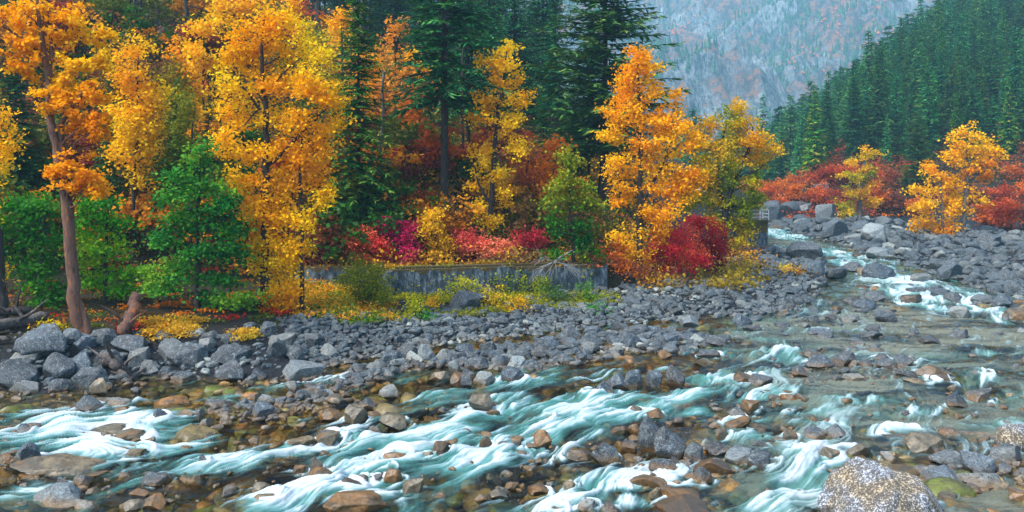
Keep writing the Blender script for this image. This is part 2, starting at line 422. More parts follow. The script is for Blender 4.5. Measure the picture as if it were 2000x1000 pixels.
# ------------------------------------------------------------------ mountain beyond
def mountain_h(X, Y):
    r = 1 - np.abs(fbm(X * .0045 + .3, Y * .0045 + 2, 5, 41, .55) * 2 - 1)
    r2 = 1 - np.abs(fbm(X * .016 + Y * .006, Y * .01, 4, 61, .6) * 2 - 1)
    base = .46 * (Y - 820 + (X - 300) * .25)
    spur = 75 * np.sin((X * .9 + Y * .5) * .011 + 1.2)
    return np.where(base > 0, base + (r * 150 - 95) * np.clip(base / 60, 0, 1) + (r2 - .6) * 52 * np.clip(base / 60, 0, 1) + spur * np.clip(base / 90, 0, 1), base * .3)
def mountain_material():
    m, t, out = newmat('mountain_rock')
    g = N(t, 'ShaderNodeNewGeometry'); P = g.outputs['Position']
    mp = N(t, 'ShaderNodeMapping'); mp.inputs['Rotation'].default_value = (0, 0, .6); mp.inputs['Scale'].default_value = (1, .35, .35); L(t, P, mp.inputs[0])
    n1 = noise(t, mp.outputs[0], .05, 9, .72); n2 = noise(t, P, .012, 5, .6); n3 = noise(t, P, .09, 6, .8); n5 = noise(t, mp.outputs[0], .35, 5, .8)
    c = ramp(t, math_(t, 'ADD', math_(t, 'MULTIPLY', n1.outputs[0], .5), math_(t, 'MULTIPLY', n5.outputs[0], .5)), [(.40, (.004, .012, .018)), (.46, (.07, .10, .12)), (.51, (.24, .28, .31)), (.60, (.5, .53, .56))]).outputs[0]
    c = mix(t, ramp(t, n2.outputs[0], [(.46, (0, 0, 0)), (.58, (.8,) * 3)]).outputs[0], c, ramp(t, n3.outputs[0], [(.4, (.05, .04, .05)), (.6, (.24, .14, .14))]).outputs[0])
    c = mix(t, ramp(t, math_(t, 'MULTIPLY', n3.outputs[0], math_(t, 'ADD', n2.outputs[0], .5)), [(.54, (0, 0, 0)), (.60, (1, 1, 1))]).outputs[0], c, (.42, .19, .10))
    bsdf(t, out, c, .95, bump(t, math_(t, 'ADD', n1.outputs[0], math_(t, 'MULTIPLY', n5.outputs[0], .25)), 1, 22), .1); return m
X, Y, Fq = fan(300, 2250, 560, np.linspace(760, 2100, 420))
Z = mountain_h(X, Y)
link('mountain', mesh_np('mountain', np.stack([X, Y, Z], -1), [Fq], None, True, mountain_material()), kind='structure')

# ------------------------------------------------------------------ rocks
def icosphere(sub):
    import bmesh
    bm = bmesh.new(); bmesh.ops.create_icosphere(bm, subdivisions=sub, radius=1)
    V = np.array([v.co[:] for v in bm.verts]); Ff = np.array([[v.index for v in f.verts] for f in bm.faces]); bm.free()
    return V, Ff
def rockshape(Vs, seed, cuts=14, sharp=.75, rough=.05):
    r = np.random.default_rng(seed); V = Vs.copy()
    for i in range(cuts):
        n = r.normal(size=3); n /= np.linalg.norm(n); d = r.uniform(.45, .86) * (1 if i > 2 else 1.0)
        s = V @ n; over = np.maximum(s - d, 0); V -= over[:, None] * n * sharp ** .3
    for k, f in ((rough * 2.2, 1.7), (rough, 4.0), (rough * .5, 9)):
        nz = (fbm(V[:, 0] * f + V[:, 2] * f * .7 + seed, V[:, 1] * f - V[:, 2] * f * .6, 2, seed) - .5)
        V *= (1 + k * 1.7 * nz)[:, None]
    V /= np.abs(V).max(0); return V
ICO5 = icosphere(5); ICO2 = icosphere(3); ICO1 = icosphere(2)
ROCK_HI = []
for k in range(14):
    V = rockshape(ICO5[0], 100 + k, 10 + (k % 3) * 5, .95, .03 + .02 * (k % 2))
    ROCK_HI.append(V)
def rock_mesh(k, mat):
    key = (k, mat.name)
    if key not in _RM:
        _RM[key] = mesh_np('rock', ROCK_HI[k], [ICO5[1]], None, True, mat)
    return _RM[key]
_RM = {}
ROCK_LO = [rockshape(ICO2[0], 300 + k, 16, .95, .03) for k in range(16)]
ROCK_XS = [rockshape(ICO1[0], 500 + k, 14, .95, .03) for k in range(16)]

HAND = []     # (px, waterline/base row, w, h, material, label)
def R(px, yb, w_, h_, m='g', lab=None, rot=None, k=None): HAND.append((px, yb, w_, h_, m, lab, rot, k))
# left bank boulders
R(95, 712, 120, 68, 'b', 'big blue-grey lichen speckled boulder with slanting top beside the red-barked tree')
R(30, 765, 90, 52, 'g', 'dark purple-grey boulder at the far left waterline'); R(52, 722, 90, 36, 'g', 'flat dark speckled slab below the big blue-grey boulder')
R(52, 772, 62, 32, 'g', 'low dark rock touching the water at the far left'); R(115, 746, 62, 46, 'b', 'dark rock strewn with leaves under the big blue-grey boulder')
R(165, 742, 66, 46, 'b', 'smooth grey boulder left of the driftwood stump'); R(110, 772, 56, 28, 'g', 'reddish wet rock at the foot of the left bank')
R(135, 676, 50, 30, 'b', 'pale grey rock at the foot of the red-barked trunk'); R(160, 688, 48, 28, 'b'); R(205, 684, 66, 38, 'b', 'mottled lichen boulder right of the red-barked trunk')
R(252, 702, 80, 48, 'b', 'rounded pale grey boulder under the orange ground leaves'); R(215, 724, 56, 40, 'g'); R(272, 722, 52, 42, 'g')
R(182, 762, 76, 44, 'g', 'grey boulder jutting into the dark pool'); R(198, 772, 44, 30, 'a', 'brown wedge shaped rock standing in the edge of the green pool')
R(295, 738, 44, 30, 'g'); R(326, 738, 32, 22, 'b'); R(335, 710, 54, 40, 'g'); R(372, 728, 88, 52, 'b', 'large rounded pale boulder with a notch on the left bank')
R(358, 748, 52, 22, 'g', 'low flat rock at the water under the rounded pale boulder'); R(455, 716, 88, 38, 'g', 'wide dark purple boulder below the yellow grass')
R(405, 694, 40, 34, 'g'); R(455, 748, 68, 38, 'b', 'grey boulder with a flat top at the edge of the green pool'); R(410, 672, 38, 22, 'g', 'small dark boulder sitting in the yellow grass')
R(590, 745, 92, 40, 'b', 'broad dark split boulder at the end of the left bank'); R(320, 672, 36, 20, 'b'); R(535, 700, 44, 34, 'g'); R(552, 690, 60, 40, 'g')
R(575, 706, 40, 32, 'g'); R(612, 678, 46, 28, 'g'); R(520, 662, 40, 28, 'g'); R(640, 700, 40, 24, 'g'); R(505, 745, 30, 22, 'g')
# grey bar rocks
R(768, 716, 48, 30, 'b'); R(798, 705, 40, 28, 'g'); R(828, 708, 40, 30, 'b'); R(905, 697, 46, 26, 'b', 'pale grey boulder on the far side of the gravel bar')
R(955, 697, 36, 30, 'g'); R(930, 724, 48, 28, 'b'); R(945, 750, 44, 24, 'g'); R(1010, 722, 42, 26, 'b'); R(1000, 748, 46, 26, 'b'); R(890, 730, 30, 24, 'b')
R(762, 778, 44, 24, 'g', 'grey rock alone in the amber shallows'); R(740, 724, 30, 18, 'g'); R(870, 712, 40, 26, 'g'); R(915, 740, 30, 20, 'g')
R(700, 748, 34, 20, 'g'); R(684, 745, 32, 18, 'g'); R(860, 742, 40, 18, 'a'); R(893, 756, 46, 24, 'a'); R(935, 800, 56, 34, 'a', 'brown angular boulder at the head of the white chute')
R(910, 755, 40, 22, 'g'); R(1120, 664, 50, 24, 'g'); R(1160, 658, 40, 20, 'b'); R(1232, 684, 44, 28, 'b', 'rounded pale boulder in the middle of the rock bar'); R(1282, 684, 36, 18, 'g')
R(1310, 676, 40, 26, 'b'); R(1180, 668, 44, 22, 'g'); R(1250, 660, 50, 26, 'g'); R(1345, 636, 38, 20, 'b', 'pale boulder standing alone in the far shallow channel')
R(1210, 648, 44, 20, 'g'); R(1280, 656, 40, 18, 'b'); R(1390, 676, 40, 18, 'g'); R(1055, 702, 36, 22, 'g'); R(1078, 688, 36, 22, 'b'); R(1150, 690, 36, 20, 'g')
# second bar left
R(425, 800, 62, 22, 'g', 'long low light rock left of the pale rock cluster'); R(512, 818, 48, 32, 'b', 'pale grey pyramid rock largest in the left cluster'); R(475, 802, 26, 20, 'b'); R(518, 790, 28, 20, 'b')
R(548, 794, 32, 20, 'b'); R(480, 818, 22, 14, 'b'); R(590, 782, 36, 18, 'b'); R(575, 768, 38, 22, 'g'); R(620, 770, 30, 16, 'b'); R(640, 776, 30, 18, 'b'); R(500, 782, 34, 12, 'g')
R(572, 812, 20, 13, 'a'); R(405, 834, 28, 16, 'b'); R(442, 824, 26, 12, 'a'); R(390, 815, 22, 14, 'b'); R(310, 826, 38, 24, 'b', 'round grey rock between the white water and the green pool')
R(235, 796, 56, 22, 'g', 'low grey rock at the mouth of the green pool'); R(172, 806, 56, 28, 'g', 'dark domed rock at the top of the left rapids'); R(268, 766, 24, 10, 'b'); R(240, 812, 36, 20, 'a'); R(365, 818, 36, 18, 'a')
R(215, 846, 80, 20, 'a'); R(258, 858, 66, 18, 'a'); R(200, 790, 60, 14, 'a')
# rocks in the near left river
R(48, 908, 58, 40, 'b', 'pointed grey boulder in the lower left rapids'); R(50, 846, 30, 16, 'b'); R(120, 990, 110, 42, 'b', 'long pale granite boulder cut by the bottom left edge'); R(118, 958, 38, 22, 'g', 'small dark purple rock left of the brown rock')
R(158, 952, 36, 26, 'g', 'upright brown grey rock at the lower left'); R(302, 950, 62, 26, 'g', 'grey rock with an orange side in the lower left shallows'); R(398, 908, 22, 18, 'b', 'small blue grey rock with an orange skirt in the lower left')
R(300, 995, 50, 30, 'a', 'brown wet rock at the bottom edge on the left'); R(170, 998, 50, 24, 'b'); R(265, 895, 60, 20, 'a'); R(275, 968, 40, 14, 'a'); R(130, 935, 210, 38, 'a', 'huge sloping amber boulder awash in the lower left rapids')
R(180, 965, 30, 14, 'a'); R(60, 935, 60, 16, 'a'); R(10, 905, 40, 18, 'a'); R(255, 1000, 60, 22, 'a'); R(90, 925, 30, 12, 'a')
# mid river rocks
R(694, 828, 46, 32, 'a', 'squarish brown grey boulder in the middle of the river'); R(640, 852, 40, 16, 'a'); R(645, 820, 50, 20, 'a'); R(765, 836, 66, 32, 'a', 'wet brown flat boulder breaking the white water')
R(715, 800, 36, 22, 'g'); R(550, 798, 20, 14, 'b'); R(640, 866, 60, 24, 'a'); R(590, 873, 60, 20, 'a'); R(638, 856, 30, 16, 'g'); R(660, 790, 50, 16, 'a'); R(860, 890, 38, 28, 'a', 'small pointed orange brown rock in the white water')
R(835, 893, 26, 12, 'a'); R(586, 918, 28, 12, 'a'); R(618, 916, 24, 20, 'a'); R(628, 945, 60, 28, 'a', 'rounded yellowish boulder with water pouring past'); R(770, 948, 42, 32, 'a', 'orange grey boulder, largest of the mid river cluster')
R(762, 925, 26, 14, 'g'); R(735, 946, 30, 22, 'g'); R(705, 948, 40, 22, 'a'); R(684, 962, 50, 24, 'a'); R(808, 966, 46, 34, 'a', 'wedge shaped rusty brown boulder right of the mid river cluster'); R(748, 940, 16, 14, 'a')
R(700, 1010, 130, 52, 'a', 'large brown boulder cut by the bottom edge at centre left'); R(508, 962, 40, 20, 'a'); R(970, 970, 40, 16, 'a', 'low orange rock near the bottom centre'); R(860, 975, 30, 12, 'a'); R(515, 985, 60, 20, 'a')
R(770, 895, 60, 14, 'a'); R(945, 870, 30, 16, 'a'); R(1062, 872, 40, 28, 'a', 'brown rock overrun by the white chute'); R(1070, 822, 24, 12, 'g'); R(1130, 895, 60, 20, 'a')
# group of four and neighbours
R(1205, 762, 44, 32, 'b', 'leftmost of the four grey boulders standing in a row'); R(1238, 760, 42, 38, 'b', 'second of the four grey boulders in a row, the steepest'); R(1281, 755, 40, 34, 'b', 'third of the four grey boulders in a row, the roundest')
R(1317, 754, 42, 34, 'g', 'rightmost of the four boulders in a row, brownish and sloping'); R(1185, 773, 44, 24, 'b'); R(1155, 775, 36, 16, 'a'); R(1300, 700, 30, 14, 'a'); R(1383, 698, 48, 16, 'g'); R(1374, 712, 36, 14, 'a')
R(1280, 822, 42, 24, 'a', 'brown blocky rock in the riffle below the four grey boulders'); R(1240, 808, 30, 12, 'a')
# central cluster
R(1268, 886, 52, 62, 'g', 'tall dark wedge boulder leaning behind the big split block'); R(1306, 900, 72, 56, 'b', 'big split granite block, largest of the central cluster'); R(1242, 850, 30, 20, 'a'); R(1212, 850, 42, 18, 'a', 'brown flat rock at the upstream end of the central cluster')
R(1183, 905, 60, 42, 'b', 'dark grey egg shaped boulder left of the central cluster'); R(1135, 900, 56, 18, 'a'); R(1228, 882, 32, 24, 'g'); R(1359, 906, 44, 38, 'g', 'rounded brown grey boulder right of the big split block'); R(1390, 930, 76, 38, 'a', 'long brown boulder below the central cluster')
R(1371, 945, 40, 28, 'g', 'round dark boulder lowest in the central cluster'); R(1450, 915, 70, 40, 'b', 'flat grey slab boulder at the right of the central cluster'); R(1488, 922, 58, 40, 'g', 'blocky brown grey boulder at the right end of the central cluster')
R(1405, 888, 50, 22, 'g'); R(1382, 880, 28, 20, 'g'); R(1290, 925, 66, 30, 'g'); R(1316, 912, 24, 22, 'g'); R(1410, 855, 30, 20, 'a'); R(1482, 876, 36, 18, 'g', 'small dark smooth rock above the central cluster'); R(1542, 860, 30, 22, 'a')
R(1396, 835, 24, 10, 'a'); R(1465, 800, 40, 20, 'a'); R(1445, 838, 60, 22, 'a'); R(1440, 815, 34, 14, 'g'); R(1540, 782, 34, 14, 'a'); R(1485, 752, 50, 20, 'b', 'grey rock in the calm water right of the four boulders'); R(1448, 748, 50, 16, 'a')
R(1270, 952, 80, 26, 'a', 'broad flat brown boulder under the central cluster'); R(1300, 962, 30, 14, 'g'); R(1280, 968, 26, 14, 'a'); R(1320, 948, 18, 12, 'b'); R(1335, 978, 90, 24, 'a', 'brown boulder with water sheeting over it'); R(1330, 1010, 110, 36, 'a', 'orange brown boulder cut by the bottom edge')
R(1150, 1005, 44, 30, 'g'); R(1190, 1008, 40, 24, 'g'); R(1112, 955, 28, 16, 'a'); R(1050, 958, 40, 14, 'a'); R(1085, 1006, 40, 14, 'a')
# right river
R(1590, 862, 58, 22, 'g', 'low rounded dark boulder beside a pointed one, left of the fall'); R(1632, 860, 50, 30, 'g', 'dark boulder behind the low rounded one left of the fall'); R(1620, 898, 40, 24, 'a', 'tilted brown rock left of the little waterfall'); R(1672, 894, 62, 24, 'a', 'orange rock with a little fall pouring off its lip')
R(1565, 735, 40, 18, 'g'); R(1597, 718, 54, 22, 'b', 'pale blue grey flat rock in the calm right pool'); R(1645, 712, 54, 22, 'g', 'dark rock right of the pale flat one in the calm pool'); R(1668, 744, 48, 16, 'g', 'thin dark slab in the calm right pool')
R(1737, 722, 50, 20, 'g'); R(1765, 718, 44, 24, 'g'); R(1720, 706, 36, 14, 'g'); R(1780, 712, 20, 16, 'g'); R(1815, 736, 56, 20, 'a'); R(1790, 752, 60, 14, 'a'); R(1840, 750, 60, 18, 'a', 'flat reddish slab with a dark underside in the right pool')
R(1770, 742, 50, 18, 'g'); R(1690, 716, 30, 12, 'g'); R(1915, 782, 50, 24, 'g', 'dark triangular rock in the far right riffle'); R(1872, 798, 52, 26, 'g', 'dark pointed rock in the riffle near the right edge'); R(1905, 734, 26, 12, 'g'); R(1925, 736, 24, 12, 'a')
R(1736, 630, 52, 22, 'g', 'flat topped grey boulder in the right pool below the rapids'); R(1690, 606, 54, 18, 'b', 'long pale blue grey rock near the left bank of the rapids'); R(1664, 597, 40, 14, 'g'); R(1710, 590, 44, 18, 'g'); R(1875, 618, 46, 20, 'g', 'domed grey boulder at the end of the white rapids')
R(1815, 672, 42, 18, 'g', 'brownish rock alone in the grey riffle on the right'); R(1875, 662, 40, 16, 'g'); R(1785, 654, 26, 12, 'g'); R(1620, 624, 30, 12, 'g'); R(1588, 630, 26, 16, 'g'); R(1600, 655, 54, 14, 'b'); R(1610, 662, 44, 12, 'g'); R(1706, 648, 34, 14, 'g')
R(1700, 660, 50, 12, 'g'); R(1660, 628, 40, 12, 'g'); R(1448, 640, 44, 22, 'b', 'pale grey boulder just off the tip of the rock bar'); R(1470, 650, 44, 16, 'g'); R(1528, 640, 34, 12, 'g'); R(1705, 690, 40, 12, 'a'); R(1950, 655, 26, 8, 'g')
R(1985, 622, 60, 20, 'a', 'flat tan boulder at the right edge below the rapids'); R(1925, 594, 54, 18, 'g'); R(1962, 598, 40, 20, 'b')
# upstream boulders
R(1508, 438, 52, 44, 'b', 'big round pale blue boulder behind the concrete pier'); R(1545, 424, 44, 26, 'b'); R(1625, 468, 62, 36, 'b', 'large pointed pale blue boulder on the far bank'); R(1712, 478, 60, 40, 'b', 'large slab sided blue boulder on the far bank')
R(1612, 432, 50, 30, 'b', 'tall grey boulder under the orange shrubs upstream'); R(1565, 438, 34, 18, 'b'); R(1714, 550, 70, 30, 'b', 'long smooth domed boulder in the middle of the upper rapids'); R(1800, 554, 60, 20, 'g', 'low brownish domed boulder right of the upper rapids')
R(1720, 506, 56, 22, 'b', 'angular blue grey boulder between two upper chutes'); R(1570, 508, 70, 36, 'b', 'large slanting blue boulder on the left bank of the upper rapids'); R(1592, 545, 56, 36, 'b', 'smooth dark boulder at the corner below the small yellow bush')
R(1850, 548, 60, 34, 'b', 'pair-topped grey boulder on the right bank of the rapids'); R(1932, 484, 48, 28, 'b', 'pale cone shaped boulder behind the bank near the right edge'); R(1900, 468, 34, 18, 'b'); R(1605, 384, 34, 26, 'b', 'round blue boulder among the orange shrubs')
R(1690, 536, 30, 16, 'a'); R(1665, 532, 44, 18, 'g'); R(1635, 545, 44, 22, 'g'); R(1790, 574, 44, 14, 'g'); R(1835, 585, 50, 20, 'g'); R(1862, 590, 40, 16, 'g'); R(1780, 590, 46, 14, 'a'); R(1500, 520, 50, 20, 'b')
# near right boulders
R(1905, 955, 100, 34, 'g'); R(1850, 912, 80, 30, 'g'); R(1800, 890, 90, 34, 'a', 'long layered brown boulder behind the speckled foreground boulder'); R(1905, 930, 70, 50, 'b', 'dark blue grey boulder right of the speckled foreground boulder'); R(1840, 950, 80, 40, 'b', 'dark wedge boulder touching the speckled foreground boulder')
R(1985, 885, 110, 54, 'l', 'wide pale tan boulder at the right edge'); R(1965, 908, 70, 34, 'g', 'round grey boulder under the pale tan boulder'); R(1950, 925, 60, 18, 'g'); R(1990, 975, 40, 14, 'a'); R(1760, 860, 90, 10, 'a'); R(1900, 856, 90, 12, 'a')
R(1845, 975, 50, 18, 'a'); R(1945, 960, 60, 16, 'a')
R(915, 607, 78, 36, 'b', 'large pale overhanging boulder beside the yellow bushes')

rock_xy = []   # for the flow: (X, Y, radius)
def rock_material_for(m): return {'g': M_ROCK, 'b': M_ROCK_BLUE, 'a': M_AMBER_O, 'l': M_GRANITE}[m]
for i, (px, yb, w_, h_, m, lab, rot, k) in enumerate(HAND):
    x, y, z = hit(px, min(yb, 1060))
    if z < .05: z = 0.0; x, y = gp(px, yb)
    wx = w_ * y / F * 1.04; dep = wx * (.75 if w_ < 140 else .5); hh = max(h_ * y / F - dep * .5 * H / y * .9, .28 * h_ * y / F)
    y += dep * .45; x = (px - 1000) / F * y
    onwater = z < .05
    bury = .3 * hh + (.15 if onwater else .05)
    hh *= 1.2; full = hh + bury
    k = random.randrange(14)
    name = {'g': 'boulder', 'b': 'boulder', 'a': 'wet_boulder', 'l': 'boulder'}[m]
    o = bpy.data.objects.new(name, rock_mesh(k, rock_material_for(m))); COL.objects.link(o)
    o.scale = (wx / 2, dep / 2, full / 2 * 1.04); o.location = (x, y, z - bury + full / 2)
    o.rotation_euler = (random.uniform(-.08, .08), random.uniform(-.1, .1), random.choice((0, PI)) + random.uniform(-.2, .2))
    if lab: tag(o, lab, 'boulder' if w_ > 45 else 'rock')
    else:
        zone = ('on the left bank' if (not onwater and px < 720) else 'on the stony far bank' if (not onwater and yb < 620) else 'on the grey gravel bar' if not onwater else
                'in the lower left shallows' if (px < 500) else 'in the mid river rapids' if px < 1120 else 'in the right hand river' if px > 1400 else 'around the central river cluster')
        desc = {'g': 'dark grey river rock', 'b': 'pale blue grey river rock', 'a': 'wet amber brown rock', 'l': 'tan granite boulder'}[m]
        tag(o, '%s %s %s' % ('small' if w_ < 34 else 'medium', desc, zone), 'rock', '%s %s' % (desc + 's', zone))
    if onwater or yb > 640: rock_xy.append((x, y, wx / 2, z < .05))
# foreground speckled boulder: its own detailed mesh
ICO6 = icosphere(6)
V = ICO6[0].copy()
for n_, d_ in (((-.72, -.2, .66), .60), ((.08, -.22, .97), .66), ((.78, -.25, .57), .70), ((-.15, -.93, .32), .66), ((.5, -.8, .3), .72), ((-.9, -.3, .1), .8), ((.35, .3, .9), .74)):
    n_ = np.array(n_) / np.linalg.norm(n_); V -= np.maximum(V @ n_ - d_, 0)[:, None] * n_
V *= (1 + .16 * (fbm(V[:, 0] * 2.2 + 3, V[:, 2] * 2.2 + V[:, 1], 3, 5) - .5))[:, None]; V /= np.abs(V).max(0)
n3 = fbm(V[:, 0] * 9 + V[:, 2] * 7, V[:, 1] * 9 - V[:, 2] * 5, 4, 77) - .5
V = V * (1 + .09 * n3)[:, None]
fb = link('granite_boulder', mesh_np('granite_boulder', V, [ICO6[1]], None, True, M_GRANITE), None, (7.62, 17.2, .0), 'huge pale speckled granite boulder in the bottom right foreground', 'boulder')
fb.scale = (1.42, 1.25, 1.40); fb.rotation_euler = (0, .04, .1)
rock_xy.append((7.65, 16.6, 1.4, True))

# scattered small rocks: individually the largest, the rest one mass
def scatter_rocks(zone_poly_px, n, smin, smax, seed, zoff=.3, power=1.8):
    r = np.random.default_rng(seed); P = np.array(zone_poly_px, float)
    out = []
    x0, y0 = P.min(0); x1, y1 = P.max(0)
    px = r.uniform(x0, x1, n * 6); py = r.uniform(y0, y1, n * 6)
    k = inside(px, py, P); px = px[k][:n]; py = py[k][:n]
    s = smin + (smax - smin) * r.random(len(px)) ** power
    return np.stack([px, py, s], -1)
ZONES = [
    ([(-120, 640), (60, 640), (300, 650), (520, 640), (640, 615), (720, 620), (660, 715), (620, 748), (480, 756), (340, 745), (215, 760), (120, 782), (-120, 785)], 620, 6, 26, 1.8),
    ([(540, 620), (700, 605), (900, 600), (1160, 560), (1180, 548), (1300, 545), (1420, 520), (1470, 480), (1600, 500), (1625, 530), (1605, 570), (1560, 605), (1450, 618), (1330, 628), (1200, 636), (1080, 650), (960, 662), (860, 676), (720, 700), (640, 716), (600, 700)], 5200, 4, 26, 3.4),
    ([(560, 772), (700, 764), (760, 737), (850, 716), (960, 722), (1050, 728), (1150, 706), (1240, 690), (1340, 688), (1430, 668), (1370, 650), (1260, 642), (1130, 652), (1000, 668), (900, 688), (800, 702), (700, 714), (640, 738)], 1300, 5, 34, 2.6),
    ([(385, 803), (440, 788), (560, 772), (690, 766), (640, 800), (520, 822), (430, 818)], 170, 8, 26, 1.8),
    ([(1478, 400), (1640, 415), (1800, 440), (2000, 455), (2200, 460), (2200, 640), (2000, 592), (1940, 572), (1880, 552), (1800, 530), (1735, 505), (1655, 484), (1592, 468), (1500, 445)], 3600, 4, 34, 3.6),
    ([(1240, 900), (1340, 880), (1520, 905), (1520, 925), (1400, 950), (1270, 950)], 60, 10, 30, 1.8),
    ([(1730, 890), (1800, 850), (2050, 870), (2200, 930), (2100, 980), (1900, 985)], 90, 14, 44, 1.8),
    ([(1450, 615), (1720, 570), (1760, 610), (1740, 690), (1860, 740), (1700, 760), (1560, 690)], 170, 6, 30, 2.0),
    ([(1340, 690), (1500, 640), (2050, 640), (2100, 850), (1700, 860), (1380, 850)], 230, 6, 30, 2.4),
    ([(0, 800), (400, 810), (900, 760), (1100, 860), (1000, 1000), (0, 1000)], 330, 6, 34, 2.6),
    ([(1000, 830), (1600, 820), (1650, 1000), (1000, 1000)], 110, 7, 32, 2.6),
    ([(1640, 480), (1760, 500), (2000, 600), (1990, 640), (1800, 600), (1650, 520)], 60, 7, 22, 2),
]
pts = np.concatenate([scatter_rocks(z, n, a, b, 50 + i, power=pw) for i, (z, n, a, b, pw) in enumerate(ZONES)])
def scatter_world(pts, zoff):
    Y0 = (H - zoff) * F / (pts[:, 1] - HZ); 
    for _ in range(3):
        X0 = (pts[:, 0] - 1000) / F * Y0
        g = np.clip(ground_full(X0, Y0)[0], -.3, 3)
        Y0 = np.clip(.5 * Y0 + .5 * (H - g - .05) * F / (pts[:, 1] - HZ), 10, 150)
    X0 = (pts[:, 0] - 1000) / F * Y0
    return X0, Y0, ground_full(X0, Y0)[0], pts[:, 2] * Y0 / F
RX, RY, RZ, RS = scatter_world(pts, .3)
RZ = np.maximum(RZ, -.16 * RS)
ok = (RZ < 3.2)
RX, RY, RZ, RS, SPX = RX[ok], RY[ok], RZ[ok], RS[ok], pts[ok]
order = np.argsort(-SPX[:, 2])
n_ind = max(0, 300 - len(HAND)); print('HAND', len(HAND))
def merged_rocks(name, idx, shapes, faces, mat, label, X0, Y0, Z0, S0, seed, flat=False, lift=.18, rlo=0, rhi=1):
    r = np.random.default_rng(seed); VV, FF, RR = [], [], []; nv = len(shapes[0]); b = 0
    which = r.integers(0, len(shapes), len(idx))
    for s in range(len(shapes)):
        ii = idx[which == s]
        if not len(ii): continue
        n = len(ii); a = r.uniform(0, 2 * PI, n); ca, sa = np.cos(a), np.sin(a)
        sx = S0[ii] * .55 * r.uniform(.8, 1.25, n); sy = sx * r.uniform(.6, .95, n); sz = sx * r.uniform(.45, .8, n)
        V = shapes[s][None] * np.stack([sx, sy, sz], -1)[:, None, :]
        tx = r.uniform(-.45, .45, n)[:, None]; V = np.stack([V[..., 0], V[..., 1] * np.cos(tx) - V[..., 2] * np.sin(tx), V[..., 1] * np.sin(tx) + V[..., 2] * np.cos(tx)], -1)
        Vx = V[..., 0] * ca[:, None] - V[..., 1] * sa[:, None] + X0[ii][:, None]
        Vy = V[..., 0] * sa[:, None] + V[..., 1] * ca[:, None] + Y0[ii][:, None]
        Vz = V[..., 2] + (Z0[ii] + sz * lift)[:, None]
        VV.append(np.stack([Vx, Vy, Vz], -1).reshape(-1, 3))
        FF.append((faces[None] + (np.arange(n) * nv)[:, None, None] + b).reshape(-1, 3)); b += n * nv
        RR.append(np.repeat(np.clip(r.uniform(rlo, rhi, n) * .85 + (fbm(X0[ii] * .5, Y0[ii] * .5, 2, 88) - .5) * .6 + .05, 0, 1), nv))
    me = mesh_np(name, np.concatenate(VV), [np.concatenate(FF)], {'rnd': ('POINT', np.concatenate(RR))}, not flat, mat)
    return me
for q in order[:n_ind]:
    s = RS[q]; k = random.randrange(14)
    o = bpy.data.objects.new('river_rock', rock_mesh(k, M_ROCK if random.random() < .6 else M_ROCK_BLUE)); COL.objects.link(o)
    o.scale = (s * .55, s * .42, s * .36); o.location = (RX[q], RY[q], RZ[q] + s * .1); o.rotation_euler = (random.uniform(-.3, .3), random.uniform(-.3, .3), random.uniform(0, 6))
    zone = 'on the left bank' if SPX[q, 0] < 720 and SPX[q, 1] < 790 else 'on the upstream right bank' if SPX[q, 1] < 600 and SPX[q, 0] > 1450 else 'among the near right boulders' if SPX[q, 1] > 845 and SPX[q, 0] > 1650 else 'in the middle of the river bed'
    tag(o, 'angular grey stone lying loose ' + zone, 'rock', 'angular grey stones ' + zone)
rest = order[n_ind:]
big = rest[SPX[rest, 2] > 11]; sml = rest[SPX[rest, 2] <= 11]
sb = merged_rocks('river_stones', big, ROCK_LO, ICO2[1], M_ROCKS, '', RX, RY, RZ, RS, 5)
link('river_stones', sb, None, (0, 0, 0), 'mass of fist to head sized grey stones covering banks and bars', 'stones', None, 'stuff')
sb = merged_rocks('gravel_stones', sml, ROCK_XS, ICO1[1], M_ROCKS, '', RX, RY, RZ, RS, 6)
link('gravel_stones', sb, None, (0, 0, 0), 'small broken grey gravel filling the gaps between larger stones', 'gravel', None, 'stuff')
# submerged stones
ns = 4200
spx = rng.uniform(-150, 2150, ns); spy = 440 + (1080 - 440) * rng.random(ns) ** .75
sY = H * F / (spy - HZ); sX = (spx - 1000) / F * sY
g, a1, a2, a3 = ground_full(sX, sY); k = (a1 < .1) & (a2 < .1); sX, sY, g, spx, spy = sX[k], sY[k], g[k], spx[k], spy[k]
sS = (14 + 50 * rng.random(len(sX)) ** 2.2) * (.5 + .6 * (spy - 440) / 560) * sY / F
cap = np.where(rng.random(len(sX)) < .05, .06, -.05)
zz = np.minimum(g + .08, cap - sS * .33)
sb = merged_rocks('submerged_stones', np.arange(len(sX)), ROCK_LO, ICO2[1], M_AMBER, '', sX, sY, zz, sS * 1.25, 8, lift=.0)
link('submerged_stones', sb, None, (0, 0, 0), 'amber and olive stones under the clear shallow water', 'stones', None, 'stuff')

